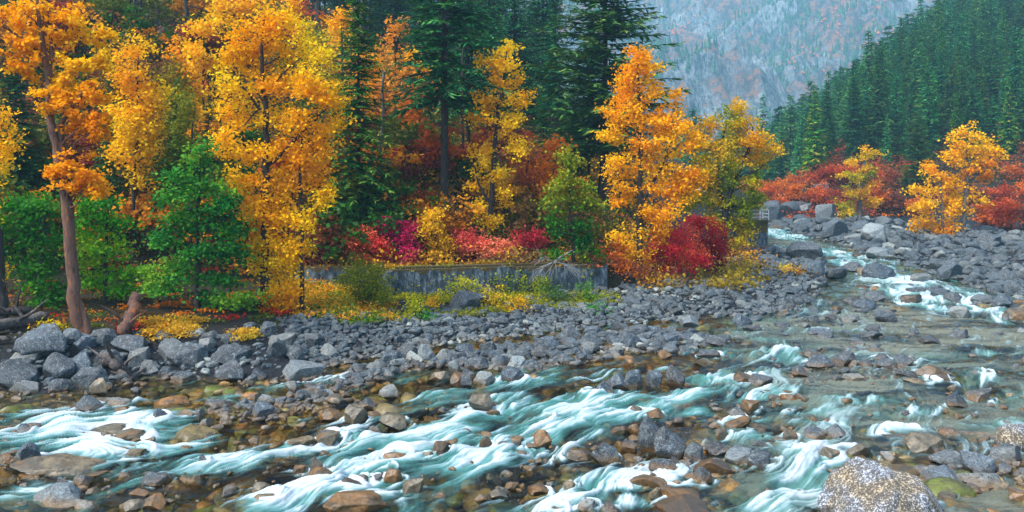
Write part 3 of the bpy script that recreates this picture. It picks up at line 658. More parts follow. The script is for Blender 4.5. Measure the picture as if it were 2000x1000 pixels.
# ------------------------------------------------------------------ river water
FOAM = [(70, 845, 120, 30, 1), (210, 850, 130, 34, 1), (330, 870, 90, 22, .7), (50, 960, 60, 14, .6), (150, 910, 60, 14, .5), (250, 788, 70, 9, .55), (150, 795, 70, 8, .6), (60, 805, 60, 12, .7), (400, 780, 60, 5, .4), (540, 752, 60, 6, .6), (640, 742, 45, 8, .9), (560, 985, 60, 16, .8), (330, 830, 60, 7, .6),
        (460, 900, 110, 22, 1), (560, 880, 110, 20, .9), (600, 960, 150, 30, .95), (700, 860, 120, 26, 1), (830, 845, 120, 34, 1), (960, 800, 130, 26, .95), (1030, 860, 120, 42, 1.05), (930, 895, 110, 34, .9), (700, 905, 130, 26, .9), (850, 780, 90, 12, .7), (660, 820, 90, 8, .6),
        (1110, 735, 120, 14, .9), (1230, 705, 60, 6, .6), (1200, 800, 130, 22, .8), (1100, 790, 100, 18, .9), (1340, 775, 100, 14, .75), (1420, 740, 70, 12, .8), (1310, 720, 50, 5, .6), (1380, 800, 60, 8, .7), (1330, 690, 40, 4, .5), (1180, 940, 150, 22, .9), (1090, 980, 120, 26, .95), (1240, 975, 70, 14, .8),
        (1540, 690, 50, 14, .9), (1500, 700, 60, 10, .5), (1450, 815, 80, 10, .7), (1560, 800, 90, 10, .6), (1480, 850, 60, 10, .6), (1790, 800, 60, 12, .55), (1720, 808, 70, 7, .4), (1880, 740, 90, 18, .6), (1960, 770, 60, 20, .5), (1570, 885, 60, 18, .7), (1640, 915, 90, 24, 1.1), (1560, 950, 60, 34, .8), (1500, 990, 60, 20, .7),
        (1530, 458, 45, 9, 1.1), (1620, 700, 60, 8, .5), (1700, 780, 80, 9, .7), (1800, 700, 70, 8, .45), (1930, 690, 70, 8, .5), (1600, 830, 70, 9, .6), (1950, 830, 60, 9, .5), (1740, 840, 60, 8, .55), (1480, 770, 80, 9, .8), (1500, 665, 50, 5, .5), (1640, 497, 40, 8, 1.1), (1690, 520, 60, 12, 1.1), (1750, 545, 70, 12, 1.1), (1780, 575, 60, 12, 1.1), (1815, 598, 70, 8, 1.1), (1890, 570, 50, 8, .8), (1920, 600, 70, 12, .9), (1970, 625, 40, 10, .7), (1780, 508, 30, 4, .9), (1860, 545, 20, 4, .9), (1600, 645, 90, 5, .3), (1500, 625, 50, 4, .4), (1230, 635, 30, 3, .5), (920, 668, 30, 4, .5),
        (700, 760, 40, 4, .4), (980, 665, 30, 3, .5), (1420, 690, 60, 5, .5)]
Yrows = H * F / (np.linspace(1250, 436, 900) - HZ)
X, Y, Fq = fan(-350, 2400, 1500, Yrows)
g, s1, s2, s3 = ground_full(X, Y)
PX = 1000 + F * X / Y; PY = HZ + H * F / Y
cx0, cy0, R0 = -60.0, 80.0, 80.0
def flow_uv(X, Y):
    dx, dy = X - cx0, Y - cy0; return R0 * np.arctan2(dx, -dy), np.hypot(dx, dy)
U, PS = flow_uv(X, Y)
warp = (fbm(U * .13, PS * .22, 3, 21) - .5) * 2.6 + (fbm(U * .5, PS * .6, 2, 22) - .5) * .5
PSI = PS + warp
wake = np.zeros_like(X); cush = np.zeros_like(X)
for (rx, ry, rr, wet) in rock_xy:
    if not wet: continue
    ru, rp = flow_uv(rx, ry); du = U - ru; dp = PS - rp
    near = (np.abs(du) < rr * 9) & (np.abs(dp) < rr * 6)
    d2 = du[near] ** 2 + dp[near] ** 2 + .15 * rr * rr
    PSI[near] += -dp[near] * np.minimum(rr * rr * 1.1 / d2, 1.3) * .8
    tt = -du[near] / rr     # downstream is decreasing u
    wk = np.exp(-((np.abs(dp[near]) / rr - .85 - .06 * tt) / .38) ** 2) * sstep(-.6, .4, tt) * np.exp(-np.maximum(tt, 0) / 3.0)
    wake[near] = np.maximum(wake[near], wk)
    cu = np.exp(-((np.sqrt(d2) / rr - 1.25) / .28) ** 2) * sstep(-.2, .8, -tt)
    cush[near] = np.maximum(cush[near], cu)
mask = np.zeros_like(X)
for (a, b, c, d, s) in FOAM:
    if a < 1500 or b < 640: e = ((PX - a) / (c * 1.15)) ** 2 + ((PY - b + (PX - a) * .10) / (d * 1.2)) ** 2
    else: e = ((PX - a) / (c * 1.15)) ** 2 + ((PY - b - (PX - a) * .0) / (d * 1.2)) ** 2
    if b < 630: e = ((PX - a) / c) ** 2 + ((PY - b - (PX - a) * .18) / d) ** 2
    mask = np.maximum(mask, s * (1.35 if a > 1350 else 1) * np.exp(-e))
nL = fbm(U * .28, PSI * .75, 3, 31); nM = fbm(U * .55, PSI * 2.6, 4, 32, .6); nS = fbm(U * 1.0, PSI * 9.5, 3, 33, .7); nX = fbm(U * 1.1, PSI * 30, 2, 34)
streak = (nL - .5) * .9 + (nM - .5) * 2.0 + (nS - .5) * .85 + (nX - .5) * .16
act = np.clip(mask * 1.06, 0, 1.1)
energy = np.clip(mask * 1.3 + .08 + .22 * sstep(1300, 1500, PX), 0, 1)
rdg = (1 - np.abs(2 * nS - 1)) ** 3 * (1 - np.abs(2 * nM - 1))
foam = sstep(.50, 1.5, act * .84 + streak * (.5 + .95 * np.minimum(act, 1)) + (rdg - .3) * .35 * np.minimum(act, 1) + (wake * .8 + cush * .65) * (.35 + energy) * (.55 + nS * .9))
foam = foam * (.45 + 1.0 * nS) * (.88 + .24 * nX)
faint = sstep(.56, .80, nM * .5 + nS * .5 + (nL - .5) * .5) * (.22 + .3 * sstep(1350, 1500, PX)) * sstep(.05, .3, np.maximum(mask, sstep(1350, 1500, PX) * .35))
foam = np.clip(np.maximum(foam * .97, faint), 0, 1)
deepf = sstep(1350, 1500, PX) * (1 - .75 * np.clip(mask * 1.4, 0, 1)) * sstep(-.0, -3, np.maximum(s1, s2))
milk = np.clip(sstep(.16, .85, mask + (nL - .5) * 1.2 + (nM - .5) * .9 + (nS - .5) * .4 - .1) * .8 + .8 * deepf * sstep(.3, .72, fbm(X * .35 + Y * .1, Y * 1.5, 4, 81, .65)), 0, .9)
shallow = sstep(-.6, .2, np.maximum.reduce([s1, s3]))
milk *= 1 - .6 * shallow
hz_ = (nL - .5) * .34 * energy + (nM - .5) * .16 * (energy + .12) + (nS - .5) * .05 * (energy + .25) + (vnoise(U * 1.1 + PSI * .3, PSI * 1.3, 51) - .5) * .26 * energy + cush * .1 * energy + foam * .03
rip = (fbm(X * 1.3, Y * 2.6, 3, 71) - .5) * .11 + (nX - .5) * .02 + (nS - .5) * .05 * (.3 + deepf)
Z = hz_ + rip
keep = (np.maximum(s1, s2) < 1.2) & (g < .3)
vk = keep; fk = vk[Fq].any(1)
Fk = Fq[fk]; used = np.unique(Fk); rm = np.full(len(X), -1); rm[used] = np.arange(len(used)); Fk = rm[Fk]
water = link('water', mesh_np('water', np.stack([X, Y, Z], -1)[used], [Fk], {'foam': ('POINT', foam[used]), 'milk': ('POINT', milk[used]), 'deep': ('POINT', deepf[used])}, True, M_WATER), kind='structure')

# ------------------------------------------------------------------ foliage
def leaf_quads(C, size, tint, flat=.35, aspect=.75, r=rng):
    """C (n,3) centres; size (n,) ; tint (n,3) -> rhombus leaves"""
    n = len(C); nr = r.normal(size=(n, 3)); nr[:, 2] = np.abs(nr[:, 2]) + flat; nr /= np.linalg.norm(nr, axis=1, keepdims=True)
    a = r.normal(size=(n, 3)); a -= (a * nr).sum(1, keepdims=True) * nr; a /= np.linalg.norm(a, axis=1, keepdims=True)
    b = np.cross(nr, a); s = size[:, None] * .5
    V = np.stack([C + a * s, C + b * s * aspect - a * s * .1, C - a * s, C - b * s * aspect - a * s * .1], 1).reshape(-1, 3)
    return V, np.arange(n * 4).reshape(-1, 4)
def tint_mix(n, pal, clump, jitter=.35, r=rng):
    """pal: list of linear colours in order; clump (n,) in 0..1 chooses along the list"""
    pal = np.array(pal); t = np.clip(clump + r.normal(0, jitter * .5, n), 0, .999) * (len(pal) - 1)
    i = t.astype(int); f = (t - i)[:, None]; c = pal[i] * (1 - f) + pal[np.minimum(i + 1, len(pal) - 1)] * f
    return c * r.uniform(.76, 1.12, (n, 1))

YEL = [S(250, 174, 4), S(255, 196, 6), S(255, 208, 12), S(255, 220, 30)]
ORG = [S(242, 154, 3), S(255, 178, 4), S(255, 194, 8), S(255, 208, 22)]
YGR = [S(120, 140, 14), S(180, 176, 16), S(240, 190, 16), S(255, 190, 20)]
GRN = [S(36, 110, 16), S(74, 164, 20), S(128, 192, 26), S(186, 204, 40)]
BGR = [S(18, 82, 34), S(38, 126, 48), S(80, 160, 48), S(136, 180, 44)]
RED = [S(120, 30, 36), S(200, 26, 60), S(240, 50, 64), S(250, 130, 64)]
PNK = [S(200, 40, 80), S(236, 80, 96), S(246, 120, 100), S(248, 160, 110)]
RST = [S(110, 56, 40), S(160, 76, 48), S(206, 96, 44), S(220, 130, 50)]
LIM = [S(120, 140, 24), S(170, 178, 30), S(216, 190, 34), S(244, 180, 30)]
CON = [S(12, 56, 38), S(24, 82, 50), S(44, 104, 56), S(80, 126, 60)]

def blob_clusters(blobs, Y0, x0, z0, dens, r):
    """blobs in photo px at depth Y0 -> cluster centres in local coords (tree base at origin)"""
    out = []
    for b in blobs:
        cx, cy, rx, ry = b[:4]; rx_, ry_ = rx * Y0 / F, ry * Y0 / F; rd = min(rx_, ry_) * .9 + .2
        c = np.array([(cx - 1000) / F * Y0 - x0, 0, H - (cy - HZ) / F * Y0 - z0])
        n = max(5 if rx_ < .9 else 3, int(dens * rx_ * ry_ * (1 + .5 * rd)))
        u = r.normal(size=(n, 3)); u /= np.linalg.norm(u, axis=1, keepdims=True); u *= (r.random((n, 1)) ** .42) * r.uniform(.85, 1.2, (n, 1))
        off = r.uniform(-.5, .5) * rd
        out.append(c + u * np.array([rx_, rd, ry_]) + np.array([0, off, 0]))
    return np.concatenate(out)

def leaf_mesh(name, Cl, per, spread, leaf, pal, mat, seed, tone=None, jitter=.3, up=.25):
    r = np.random.default_rng(seed); n = len(Cl); m = np.maximum(4, (per * r.uniform(.4, 1.5, n)).astype(int)); idx = np.repeat(np.arange(n), m)
    d = r.normal(size=(n, 3)); d[:, 2] = np.abs(d[:, 2]) * .5 + up; d /= np.linalg.norm(d, axis=1, keepdims=True)
    t = r.uniform(-1, 1, len(idx))[:, None]
    P = Cl[idx] + d[idx] * t * spread * 1.25 + r.normal(size=(len(idx), 3)) * np.array([spread * .5, spread * .5, spread * .3])
    ct = fbm(Cl[:, 0] * .5 + 50, Cl[:, 2] * .5 + Cl[:, 1] * .3, 3, seed) if tone is None else tone
    ct = np.clip((ct - .5) * 1.9 + .5, 0, 1)
    tn = tint_mix(len(idx), pal, ct[idx], jitter, r)
    V, Q = leaf_quads(P, leaf * r.uniform(.65, 1.35, len(idx)), tn, r=r)
    return mesh_np(name, V, [Q], {'tint': ('FACE', tn)}, False, mat)

def branch_paths(trunks, Cl, frac, r, r0=.05):
    paths = []
    for pts, rad in trunks: paths.append((pts, rad))
    sel = np.nonzero(r.random(len(Cl)) < frac)[0]
    for i in sel:
        c = Cl[i]; best = None
        for pts, rad in trunks:
            P = np.asarray(pts); hd = np.hypot(c[0] - P[:, 0], c[1] - P[:, 1]); want = c[2] - .75 * hd
            j = np.argmin(np.abs(P[:, 2] - want) + hd * .6)
            dd = np.linalg.norm(P[j] - c)
            if best is None or dd < best[0]: best = (dd, P[j], rad[j])
        if best[0] < .5 or best[0] > 9: continue
        s = best[1]; mid = (s + c) / 2 + r.normal(size=3) * .10 * best[0]; mid[2] -= .05 * best[0]
        q1 = (s * .75 + mid * .25) * .5 + (s + mid) * .25; a = min(best[2] * .6, r0 * (.5 + best[0] * .25))
        m2 = (mid + c) / 2 + r.normal(size=3) * .05 * best[0]
        paths.append((np.array([s, (s + mid) / 2 + r.normal(size=3) * .04 * best[0], mid, m2, c]), np.array([a, a * .8, a * .6, a * .4, a * .15])))
    return paths

def resample(pts, n, r, wob):
    P = np.asarray(pts, float); t = np.linspace(0, len(P) - 1, n); i = np.minimum(t.astype(int), len(P) - 2); f = (t - i)[:, None]
    Q = P[i] * (1 - f) + P[i + 1] * f; Q[1:-1] += r.normal(size=(n - 2, 3)) * wob; return Q

def tree(name, label, cat, base, trunks, blobs, pal, seed, bark=None, dens=5.5, per=34, spread=.42, leaf=.15, frac=.35, group=None, Y=None, root_flare=True, up=.25, jitter=.3, r0=.05):
    """trunks: list of [(px,py,width_px),...] ; blobs: (cx,cy,rx,ry)"""
    r = np.random.default_rng(seed)
    if Y is None: x0, y0, z0 = hit(*base)
    else: y0 = Y; x0 = (base[0] - 1000) / F * y0; z0 = gz(x0, y0)
    t = thing(name, (x0, y0, z0), label, cat, group)
    TR = []
    for tr in trunks:
        P = [((a - 1000) / F * y0 - x0, 0, H - (b - HZ) / F * y0 - z0) for a, b, c in tr]; n = max(8, len(P) * 4)
        rad = np.interp(np.linspace(0, len(tr) - 1, n), np.arange(len(tr)), [c * .43 * y0 / F for a, b, c in tr])
        Q = resample(P, n, r, .025); Q[:, 1] += np.cumsum(r.normal(size=n) * .03)
        if root_flare and P[0][2] < 1: Q[0, 2] = min(Q[0, 2], -.3); rad[0] *= 1.5; rad[1] *= 1.15
        TR.append((Q, rad))
    Cl = blob_clusters(blobs, y0, x0, z0, dens, r)
    per = per * 2.6; spread = spread * 1.12; leaf = leaf * .94
    bp = branch_paths(TR, Cl, frac * .6, r, r0)
    V, Q = tubes(bp, 7)
    link('trunk', mesh_np('trunk', V, Q, None, True, bark or M_BARK), t)
    link('crown', leaf_mesh('crown', Cl, per, spread, leaf, pal, M_LEAF, seed + 1, up=up, jitter=jitter), t)
    return t

# ------------------------------------------------------------------ big cottonwoods
tree('cottonwood', 'tall orange leaved cottonwood with a red lichened trunk rising from the left boulders', 'tree', (160, 655),
     [[(162, 662, 34), (150, 600, 28), (138, 480, 26), (128, 370, 24), (112, 290, 20), (100, 220, 17), (92, 130, 14), (84, 60, 10), (80, -20, 6)],
      [(176, 655, 16), (152, 570, 13), (130, 370, 15), (118, 250, 14), (128, 225, 11), (150, 205, 9), (172, 170, 8), (178, 145, 4)],
      [(104, 120, 10), (60, 90, 8), (20, 60, 6), (-30, 40, 3)], [(100, 150, 9), (96, 70, 8), (82, 10, 5), (70, -40, 3)]],
     [(25, 40, 50, 45), (70, 15, 55, 30), (20, 110, 36, 34), (75, 100, 42, 38), (140, 35, 45, 28), (120, 75, 45, 22), (180, 70, 32, 20), (55, 135, 40, 18),
      (115, 150, 30, 18), (160, 130, 38, 20), (195, 120, 20, 16), (100, 190, 34, 18), (150, 190, 46, 22), (190, 190, 22, 30), (120, 215, 44, 16), (180, 235, 34, 22), (150, 250, 20, 10), (200, 255, 22, 16),
      (140, 315, 38, 20), (115, 335, 30, 14), (170, 345, 36, 16), (195, 372, 26, 10), (150, 360, 36, 12)],
     ORG, 21, M_BARK_RED, dens=10, per=36, spread=.22, leaf=.155, frac=.3, r0=.06)
tree('cottonwood', 'yellow cottonwood only half inside the left edge of the photo', 'tree', (-40, 625),
     [[(-40, 640, 30), (-45, 400, 24), (-40, 200, 14)], [(2, 640, 24), (4, 560, 20), (-6, 440, 14)]],
     [(-10, 250, 36, 36), (-20, 330, 46, 46), (5, 290, 30, 26), (-30, 420, 40, 30), (-20, 525, 34, 16), (-60, 200, 40, 50)], YEL, 22, dens=7, per=36)
tree('cottonwood', 'slim golden column shaped cottonwood left of the big yellow one', 'tree', (262, 500),
     [[(262, 520, 12), (260, 420, 10), (262, 340, 9), (268, 220, 6), (272, 110, 3)]],
     [(268, 100, 22, 24), (262, 140, 32, 28), (276, 180, 42, 30), (262, 225, 44, 30), (290, 215, 36, 28), (270, 270, 46, 30), (300, 265, 32, 26), (255, 305, 40, 24), (295, 315, 34, 22), (268, 345, 34, 18), (250, 260, 32, 30)],
     YEL, 23, dens=6, per=44, leaf=.2, spread=.5)
tree('cottonwood', 'biggest yellow cottonwood, broad and full, left of the concrete wall', 'tree', (518, 600),
     [[(518, 610, 22), (519, 520, 19), (520, 400, 17), (522, 280, 14), (522, 200, 12), (515, 120, 8), (520, 40, 4)],
      [(520, 330, 9), (560, 290, 8), (600, 250, 6), (640, 210, 3)], [(521, 230, 8), (480, 180, 6), (450, 130, 3)], [(590, 560, 9), (590, 460, 8), (585, 350, 7), (590, 240, 4)]],
     [(475, 60, 34, 30), (520, 55, 40, 34), (560, 40, 26, 28), (500, 110, 60, 34), (570, 95, 50, 34), (610, 110, 36, 30), (460, 110, 26, 24), (480, 170, 56, 34), (550, 165, 56, 36), (620, 170, 44, 34), (645, 200, 32, 26),
      (450, 215, 38, 26), (500, 235, 60, 30), (580, 235, 56, 34), (640, 245, 28, 26), (440, 275, 30, 26), (490, 295, 50, 30), (560, 300, 50, 30), (625, 295, 34, 24), (470, 345, 36, 24), (530, 355, 44, 24), (600, 345, 40, 24),
      (500, 400, 34, 22), (560, 400, 40, 22), (620, 385, 24, 16), (480, 440, 26, 18), (540, 440, 34, 18), (585, 430, 26, 18), (500, 480, 28, 14), (545, 480, 32, 18), (575, 490, 22, 14), (520, 520, 26, 14), (555, 520, 24, 12)],
     YEL, 24, dens=7, per=46, leaf=.16, spread=.42, frac=.22)
tree('cottonwood', 'narrow yellow cottonwood with a bare leaning stem before the dark conifers', 'tree', (955, 465),
     [[(950, 470, 13), (958, 400, 12), (966, 300, 10), (972, 220, 9), (985, 150, 6), (990, 100, 3)], [(958, 400, 7), (935, 360, 5), (925, 310, 3)]],
     [(990, 95, 18, 14), (980, 120, 38, 18), (1000, 140, 32, 20), (955, 125, 20, 14), (985, 175, 36, 20), (1010, 195, 28, 18), (955, 190, 28, 18), (970, 225, 36, 18), (1000, 235, 24, 16), (935, 225, 18, 16),
      (985, 265, 34, 16), (1008, 290, 18, 16), (935, 290, 26, 14), (945, 320, 28, 18), (975, 340, 26, 18), (940, 365, 32, 18), (975, 385, 26, 18), (945, 410, 36, 16), (970, 430, 28, 16), (930, 445, 24, 12)],
     YEL, 25, dens=5.5, per=34, leaf=.19, spread=.4)
tree('cottonwood', 'tall tapering orange cottonwood above the crimson bushes', 'tree', (1248, 545),
     [[(1248, 552, 18), (1248, 480, 15), (1250, 380, 13), (1250, 280, 10), (1248, 180, 6), (1246, 110, 3)], [(1252, 400, 8), (1290, 330, 6), (1318, 260, 3)], [(1300, 320, 5), (1325, 345, 4), (1338, 385, 2)]],
     [(1246, 112, 14, 24), (1222, 140, 14, 28), (1268, 135, 18, 26), (1244, 165, 32, 28), (1215, 190, 22, 26), (1272, 185, 24, 28), (1200, 225, 22, 20), (1240, 225, 40, 30), (1285, 235, 22, 24), (1318, 215, 14, 30), (1305, 250, 22, 22),
      (1200, 265, 26, 22), (1245, 280, 44, 28), (1300, 290, 38, 24), (1340, 250, 20, 18), (1345, 280, 16, 14), (1205, 315, 34, 20), (1260, 330, 50, 26), (1320, 330, 32, 22), (1345, 345, 14, 16), (1335, 372, 20, 12), (1325, 360, 24, 14), (1210, 360, 30, 18), (1270, 375, 54, 24), (1318, 385, 32, 20),
      (1215, 395, 36, 14), (1260, 420, 44, 20), (1305, 415, 26, 18), (1230, 450, 30, 18), (1275, 460, 34, 18), (1215, 480, 22, 14), (1255, 495, 30, 16), (1240, 520, 24, 10)],
     ORG, 26, dens=5.2, per=46, leaf=.18, spread=.46, frac=.22)
tree('cottonwood', 'yellow green cottonwood with spreading dark limbs beside the concrete pier', 'tree', (1412, 500),
     [[(1410, 505, 16), (1416, 420, 14), (1420, 390, 13), (1440, 340, 10), (1462, 290, 7), (1470, 250, 4)], [(1416, 410, 10), (1400, 350, 9), (1405, 300, 7), (1420, 240, 4)], [(1402, 360, 6), (1370, 335, 4), (1355, 310, 2)]],
     [(1425, 220, 28, 14), (1440, 210, 26, 12), (1415, 245, 34, 18), (1455, 240, 24, 14), (1385, 250, 18, 14), (1370, 280, 24, 18), (1410, 280, 36, 20), (1455, 275, 34, 20), (1490, 275, 24, 14), (1505, 295, 14, 12), (1375, 315, 28, 18), (1380, 366, 30, 16), (1362, 378, 24, 12), (1388, 385, 24, 12), (1372, 345, 22, 14), (1352, 400, 20, 16), (1440, 420, 34, 16), (1400, 450, 34, 16),
      (1420, 315, 36, 20), (1470, 310, 30, 18), (1380, 350, 28, 18), (1425, 355, 34, 20), (1465, 350, 24, 16), (1375, 390, 28, 16), (1415, 400, 32, 18), (1455, 400, 30, 18), (1475, 380, 14, 14), (1395, 430, 28, 12), (1450, 440, 28, 18), (1460, 465, 18, 12), (1430, 480, 26, 12)],
     YGR, 27, dens=6.5, per=44, leaf=.2, spread=.5, frac=.3)
tree('cottonwood', 'small yellow green tree with a pale bare trunk on the far bank', 'tree', (1679, 438),
     [[(1679, 442, 9), (1680, 390, 8), (1684, 340, 5), (1692, 300, 3)]],
     [(1700, 300, 18, 12), (1685, 315, 24, 14), (1660, 320, 18, 12), (1665, 345, 26, 16), (1695, 345, 22, 16), (1655, 375, 20, 14), (1690, 375, 20, 14), (1660, 400, 22, 12), (1695, 395, 12, 8), (1655, 415, 12, 8)],
     YGR, 28, M_BARK_PALE, dens=2.0, per=46, leaf=.3, spread=.6)
tree('cottonwood', 'orange tree with a pale forked trunk, rightmost of the pair on the far bank', 'tree', (1882, 458),
     [[(1882, 464, 9), (1886, 400, 8), (1892, 340, 7), (1890, 290, 5), (1885, 250, 3)], [(1892, 330, 5), (1915, 305, 4), (1935, 285, 2)]],
     [(1885, 252, 20, 12), (1865, 275, 22, 14), (1905, 272, 24, 14), (1935, 290, 16, 14), (1885, 300, 28, 14), (1920, 315, 28, 14), (1860, 310, 16, 10), (1890, 335, 28, 14), (1880, 365, 30, 16), (1915, 345, 18, 12), (1900, 385, 26, 12), (1880, 420, 26, 16)],
     ORG, 29, M_BARK_PALE, dens=2.0, per=38, leaf=.3, spread=.6)
tree('cottonwood', 'bushy orange tree, leftmost of the pair on the far bank', 'tree', (1842, 460),
     [[(1842, 464, 7), (1840, 400, 6), (1836, 340, 4)]],
     [(1818, 335, 18, 16), (1810, 365, 26, 18), (1845, 360, 24, 18), (1800, 400, 22, 18), (1835, 400, 32, 20), (1865, 395, 14, 12), (1812, 435, 30, 18), (1850, 440, 26, 16), (1835, 455, 34, 8)],
     ORG, 30, M_BARK_PALE, dens=2.4, per=46, leaf=.3, spread=.6)
# hillside broadleaf trees
HILL_T = [('pale yellow tree high on the slope behind the two conifers', (770, 275), [(770, 60, 26, 24), (765, 100, 34, 26), (785, 140, 30, 26), (760, 180, 30, 26), (785, 215, 28, 26), (775, 250, 26, 18)], [S(214, 140, 40), S(240, 166, 56), S(244, 178, 70)], .26),
          ('ragged orange tree upslope between the gold column and the big yellow tree', (395, 300), [(400, 60, 18, 34), (390, 110, 22, 30), (410, 140, 26, 26), (385, 180, 22, 26), (400, 215, 26, 22), (390, 245, 18, 16)], ORG, .26),
          ('orange sapling high up beside the fallen log', (355, 170), [(350, 100, 10, 14), (360, 130, 12, 12), (370, 150, 12, 12)], ORG, .24),
          ('orange tree top cut by the upper edge left of centre', (440, 130), [(425, 15, 26, 18), (470, 10, 18, 16), (440, 45, 18, 20)], ORG, .28),
          ('orange tree on the slope above the biggest yellow tree', (600, 110), [(565, 15, 16, 24), (640, 55, 22, 26), (655, 90, 16, 18), (580, 60, 18, 16)], ORG, .28),
          ('dark olive tree behind the gold column tree', (345, 300), [(345, 150, 20, 24), (340, 190, 24, 26), (350, 230, 22, 24), (345, 265, 24, 18)], [S(70, 80, 14), S(110, 110, 18), S(150, 130, 24)], .24),
          ('dull yellow tree between the red-barked tree and the gold column', (215, 300), [(218, 120, 22, 30), (215, 165, 22, 26), (225, 205, 16, 24)], [S(110, 90, 20), S(170, 120, 22), S(200, 130, 20)], .22),
          ('orange round crowned tree above the green pyramid tree', (1075, 430), [(1090, 295, 26, 18), (1070, 320, 30, 20), (1080, 350, 30, 18), (1060, 375, 22, 16)], [S(226, 120, 24), S(246, 146, 24), S(250, 166, 40)], .24),
          ('lime yellow tree showing behind the right shoulder of the biggest yellow tree', (630, 330), [(610, 80, 24, 26), (640, 120, 22, 26), (650, 165, 16, 26)], [S(150, 150, 24), S(200, 176, 34), S(226, 186, 40)], .2),
          ('orange tree between the tall trunked conifer and the pale yellow tree', (820, 300), [(815, 205, 18, 26), (830, 160, 16, 22), (812, 240, 20, 16)], [S(214, 120, 30), S(238, 150, 44)], .24),
          ('amber tree on the slope left of the cedar', (655, 260), [(665, 40, 16, 24), (670, 190, 18, 24), (672, 235, 18, 20)], ORG, .26),
          ('orange tree between the pale yellow tree and the tall conifer', (745, 250), [(730, 130, 16, 24), (735, 170, 16, 20), (812, 120, 16, 20)], ORG, .26),
          ('faded salmon tree behind the narrow yellow cottonwood', (1040, 410), [(1035, 300, 20, 22), (1030, 340, 26, 24), (1015, 370, 22, 20)], [S(150, 90, 50), S(206, 110, 60), S(220, 130, 70)], .22)]
for i, (lab, base, bl, pal, ls) in enumerate(HILL_T):
    cx = sum(b[0] for b in bl) / len(bl); top = min(b[1] - b[3] for b in bl) + 10
    tree('broadleaf_tree', lab, 'tree', base, [[(base[0], base[1], 6), (cx, (base[1] + top) / 2, 5), (bl[0][0], top, 2)]], bl, pal, 60 + i, dens=1.9, per=30, leaf=ls, spread=.6, frac=.35, root_flare=False)

# green understorey trees
tree('maple', 'mid green broad tree filling the left edge behind the red-barked trunk', 'tree', (70, 600), [[(70, 612, 12), (80, 500, 9), (90, 400, 4)]],
     [(20, 400, 40, 30), (80, 400, 50, 30), (30, 450, 50, 28), (95, 455, 40, 28), (20, 500, 44, 24), (80, 510, 40, 24), (40, 548, 54, 18), (100, 560, 40, 18), (110, 590, 20, 12)], [S(24, 90, 22), S(56, 136, 26), S(110, 170, 30)], 41, dens=9, per=36, leaf=.18, frac=.2, up=.05)
tree('maple', 'green layered tree right of the red-barked trunk', 'tree', (205, 595), [[(205, 605, 10), (205, 500, 8), (210, 400, 4)]],
     [(190, 400, 40, 20), (220, 430, 44, 24), (180, 450, 34, 22), (225, 480, 38, 22), (180, 500, 36, 20), (230, 530, 36, 18), (190, 548, 34, 14), (250, 560, 30, 12)], GRN, 42, dens=9, per=36, leaf=.18, frac=.2, up=.05)
tree('maple', 'emerald green pyramidal maple at the foot of the biggest yellow tree', 'tree', (385, 605), [[(385, 612, 12), (386, 500, 9), (388, 380, 6), (392, 300, 3)]],
     [(390, 310, 20, 18), (380, 345, 36, 18), (410, 365, 36, 18), (350, 385, 40, 18), (400, 405, 50, 20), (440, 400, 24, 16), (340, 430, 40, 20), (400, 450, 56, 22), (455, 450, 26, 18), (330, 480, 44, 20), (400, 495, 60, 22), (460, 500, 30, 18), (320, 530, 40, 18), (380, 545, 60, 22), (450, 550, 44, 18), (400, 585, 60, 14), (465, 585, 36, 14), (310, 560, 34, 14)],
     BGR, 43, dens=9, per=42, leaf=.17, frac=.15, up=.05)
tree('alder', 'thin olive green tree above the emerald maple', 'tree', (370, 540), [[(370, 560, 8), (372, 300, 5), (378, 210, 2)]],
     [(360, 200, 20, 30), (350, 250, 26, 26), (372, 290, 34, 24), (340, 300, 30, 20), (320, 330, 32, 22), (430, 300, 26, 30), (420, 340, 30, 26)], [S(40, 80, 24), S(76, 116, 30), S(140, 140, 30)], 44, dens=5.5, per=30, leaf=.19, frac=.4)
tree('alder', 'bright yellow green pyramid tree at the right end of the concrete wall', 'tree', (1122, 530), [[(1122, 536, 9), (1115, 440, 7), (1112, 360, 4), (1112, 310, 2)]],
     [(1112, 318, 12, 16), (1110, 345, 24, 16), (1095, 370, 26, 16), (1130, 372, 26, 16), (1085, 400, 30, 16), (1125, 405, 36, 18), (1160, 400, 14, 12), (1085, 435, 34, 18), (1135, 440, 44, 18), (1095, 470, 40, 18), (1150, 475, 36, 18), (1110, 500, 40, 16), (1155, 505, 32, 14)],
     [S(26, 96, 24), S(50, 124, 24), S(90, 146, 26), S(160, 160, 34)], 45, dens=6, per=40, leaf=.18, frac=.3, up=.02)
tree('birch', 'bright lemon yellow small tree standing between the red bushes', 'tree', (850, 515), [[(850, 520, 6), (850, 450, 4), (850, 410, 2)]],
     [(850, 425, 12, 16), (845, 450, 22, 16), (855, 475, 24, 16), (850, 500, 26, 14)], [S(200, 150, 14), S(236, 190, 20), S(250, 206, 40)], 46, dens=7, per=40, leaf=.15, frac=.3)
tree('maple', 'small orange maple on the bank at the foot of the biggest yellow tree', 'tree', (545, 605), [[(545, 612, 6), (545, 570, 4), (548, 545, 2)]],
     [(545, 552, 26, 12), (560, 570, 32, 14), (535, 580, 26, 14), (555, 592, 30, 10)], ORG, 47, dens=10, per=36, leaf=.14, frac=.4)
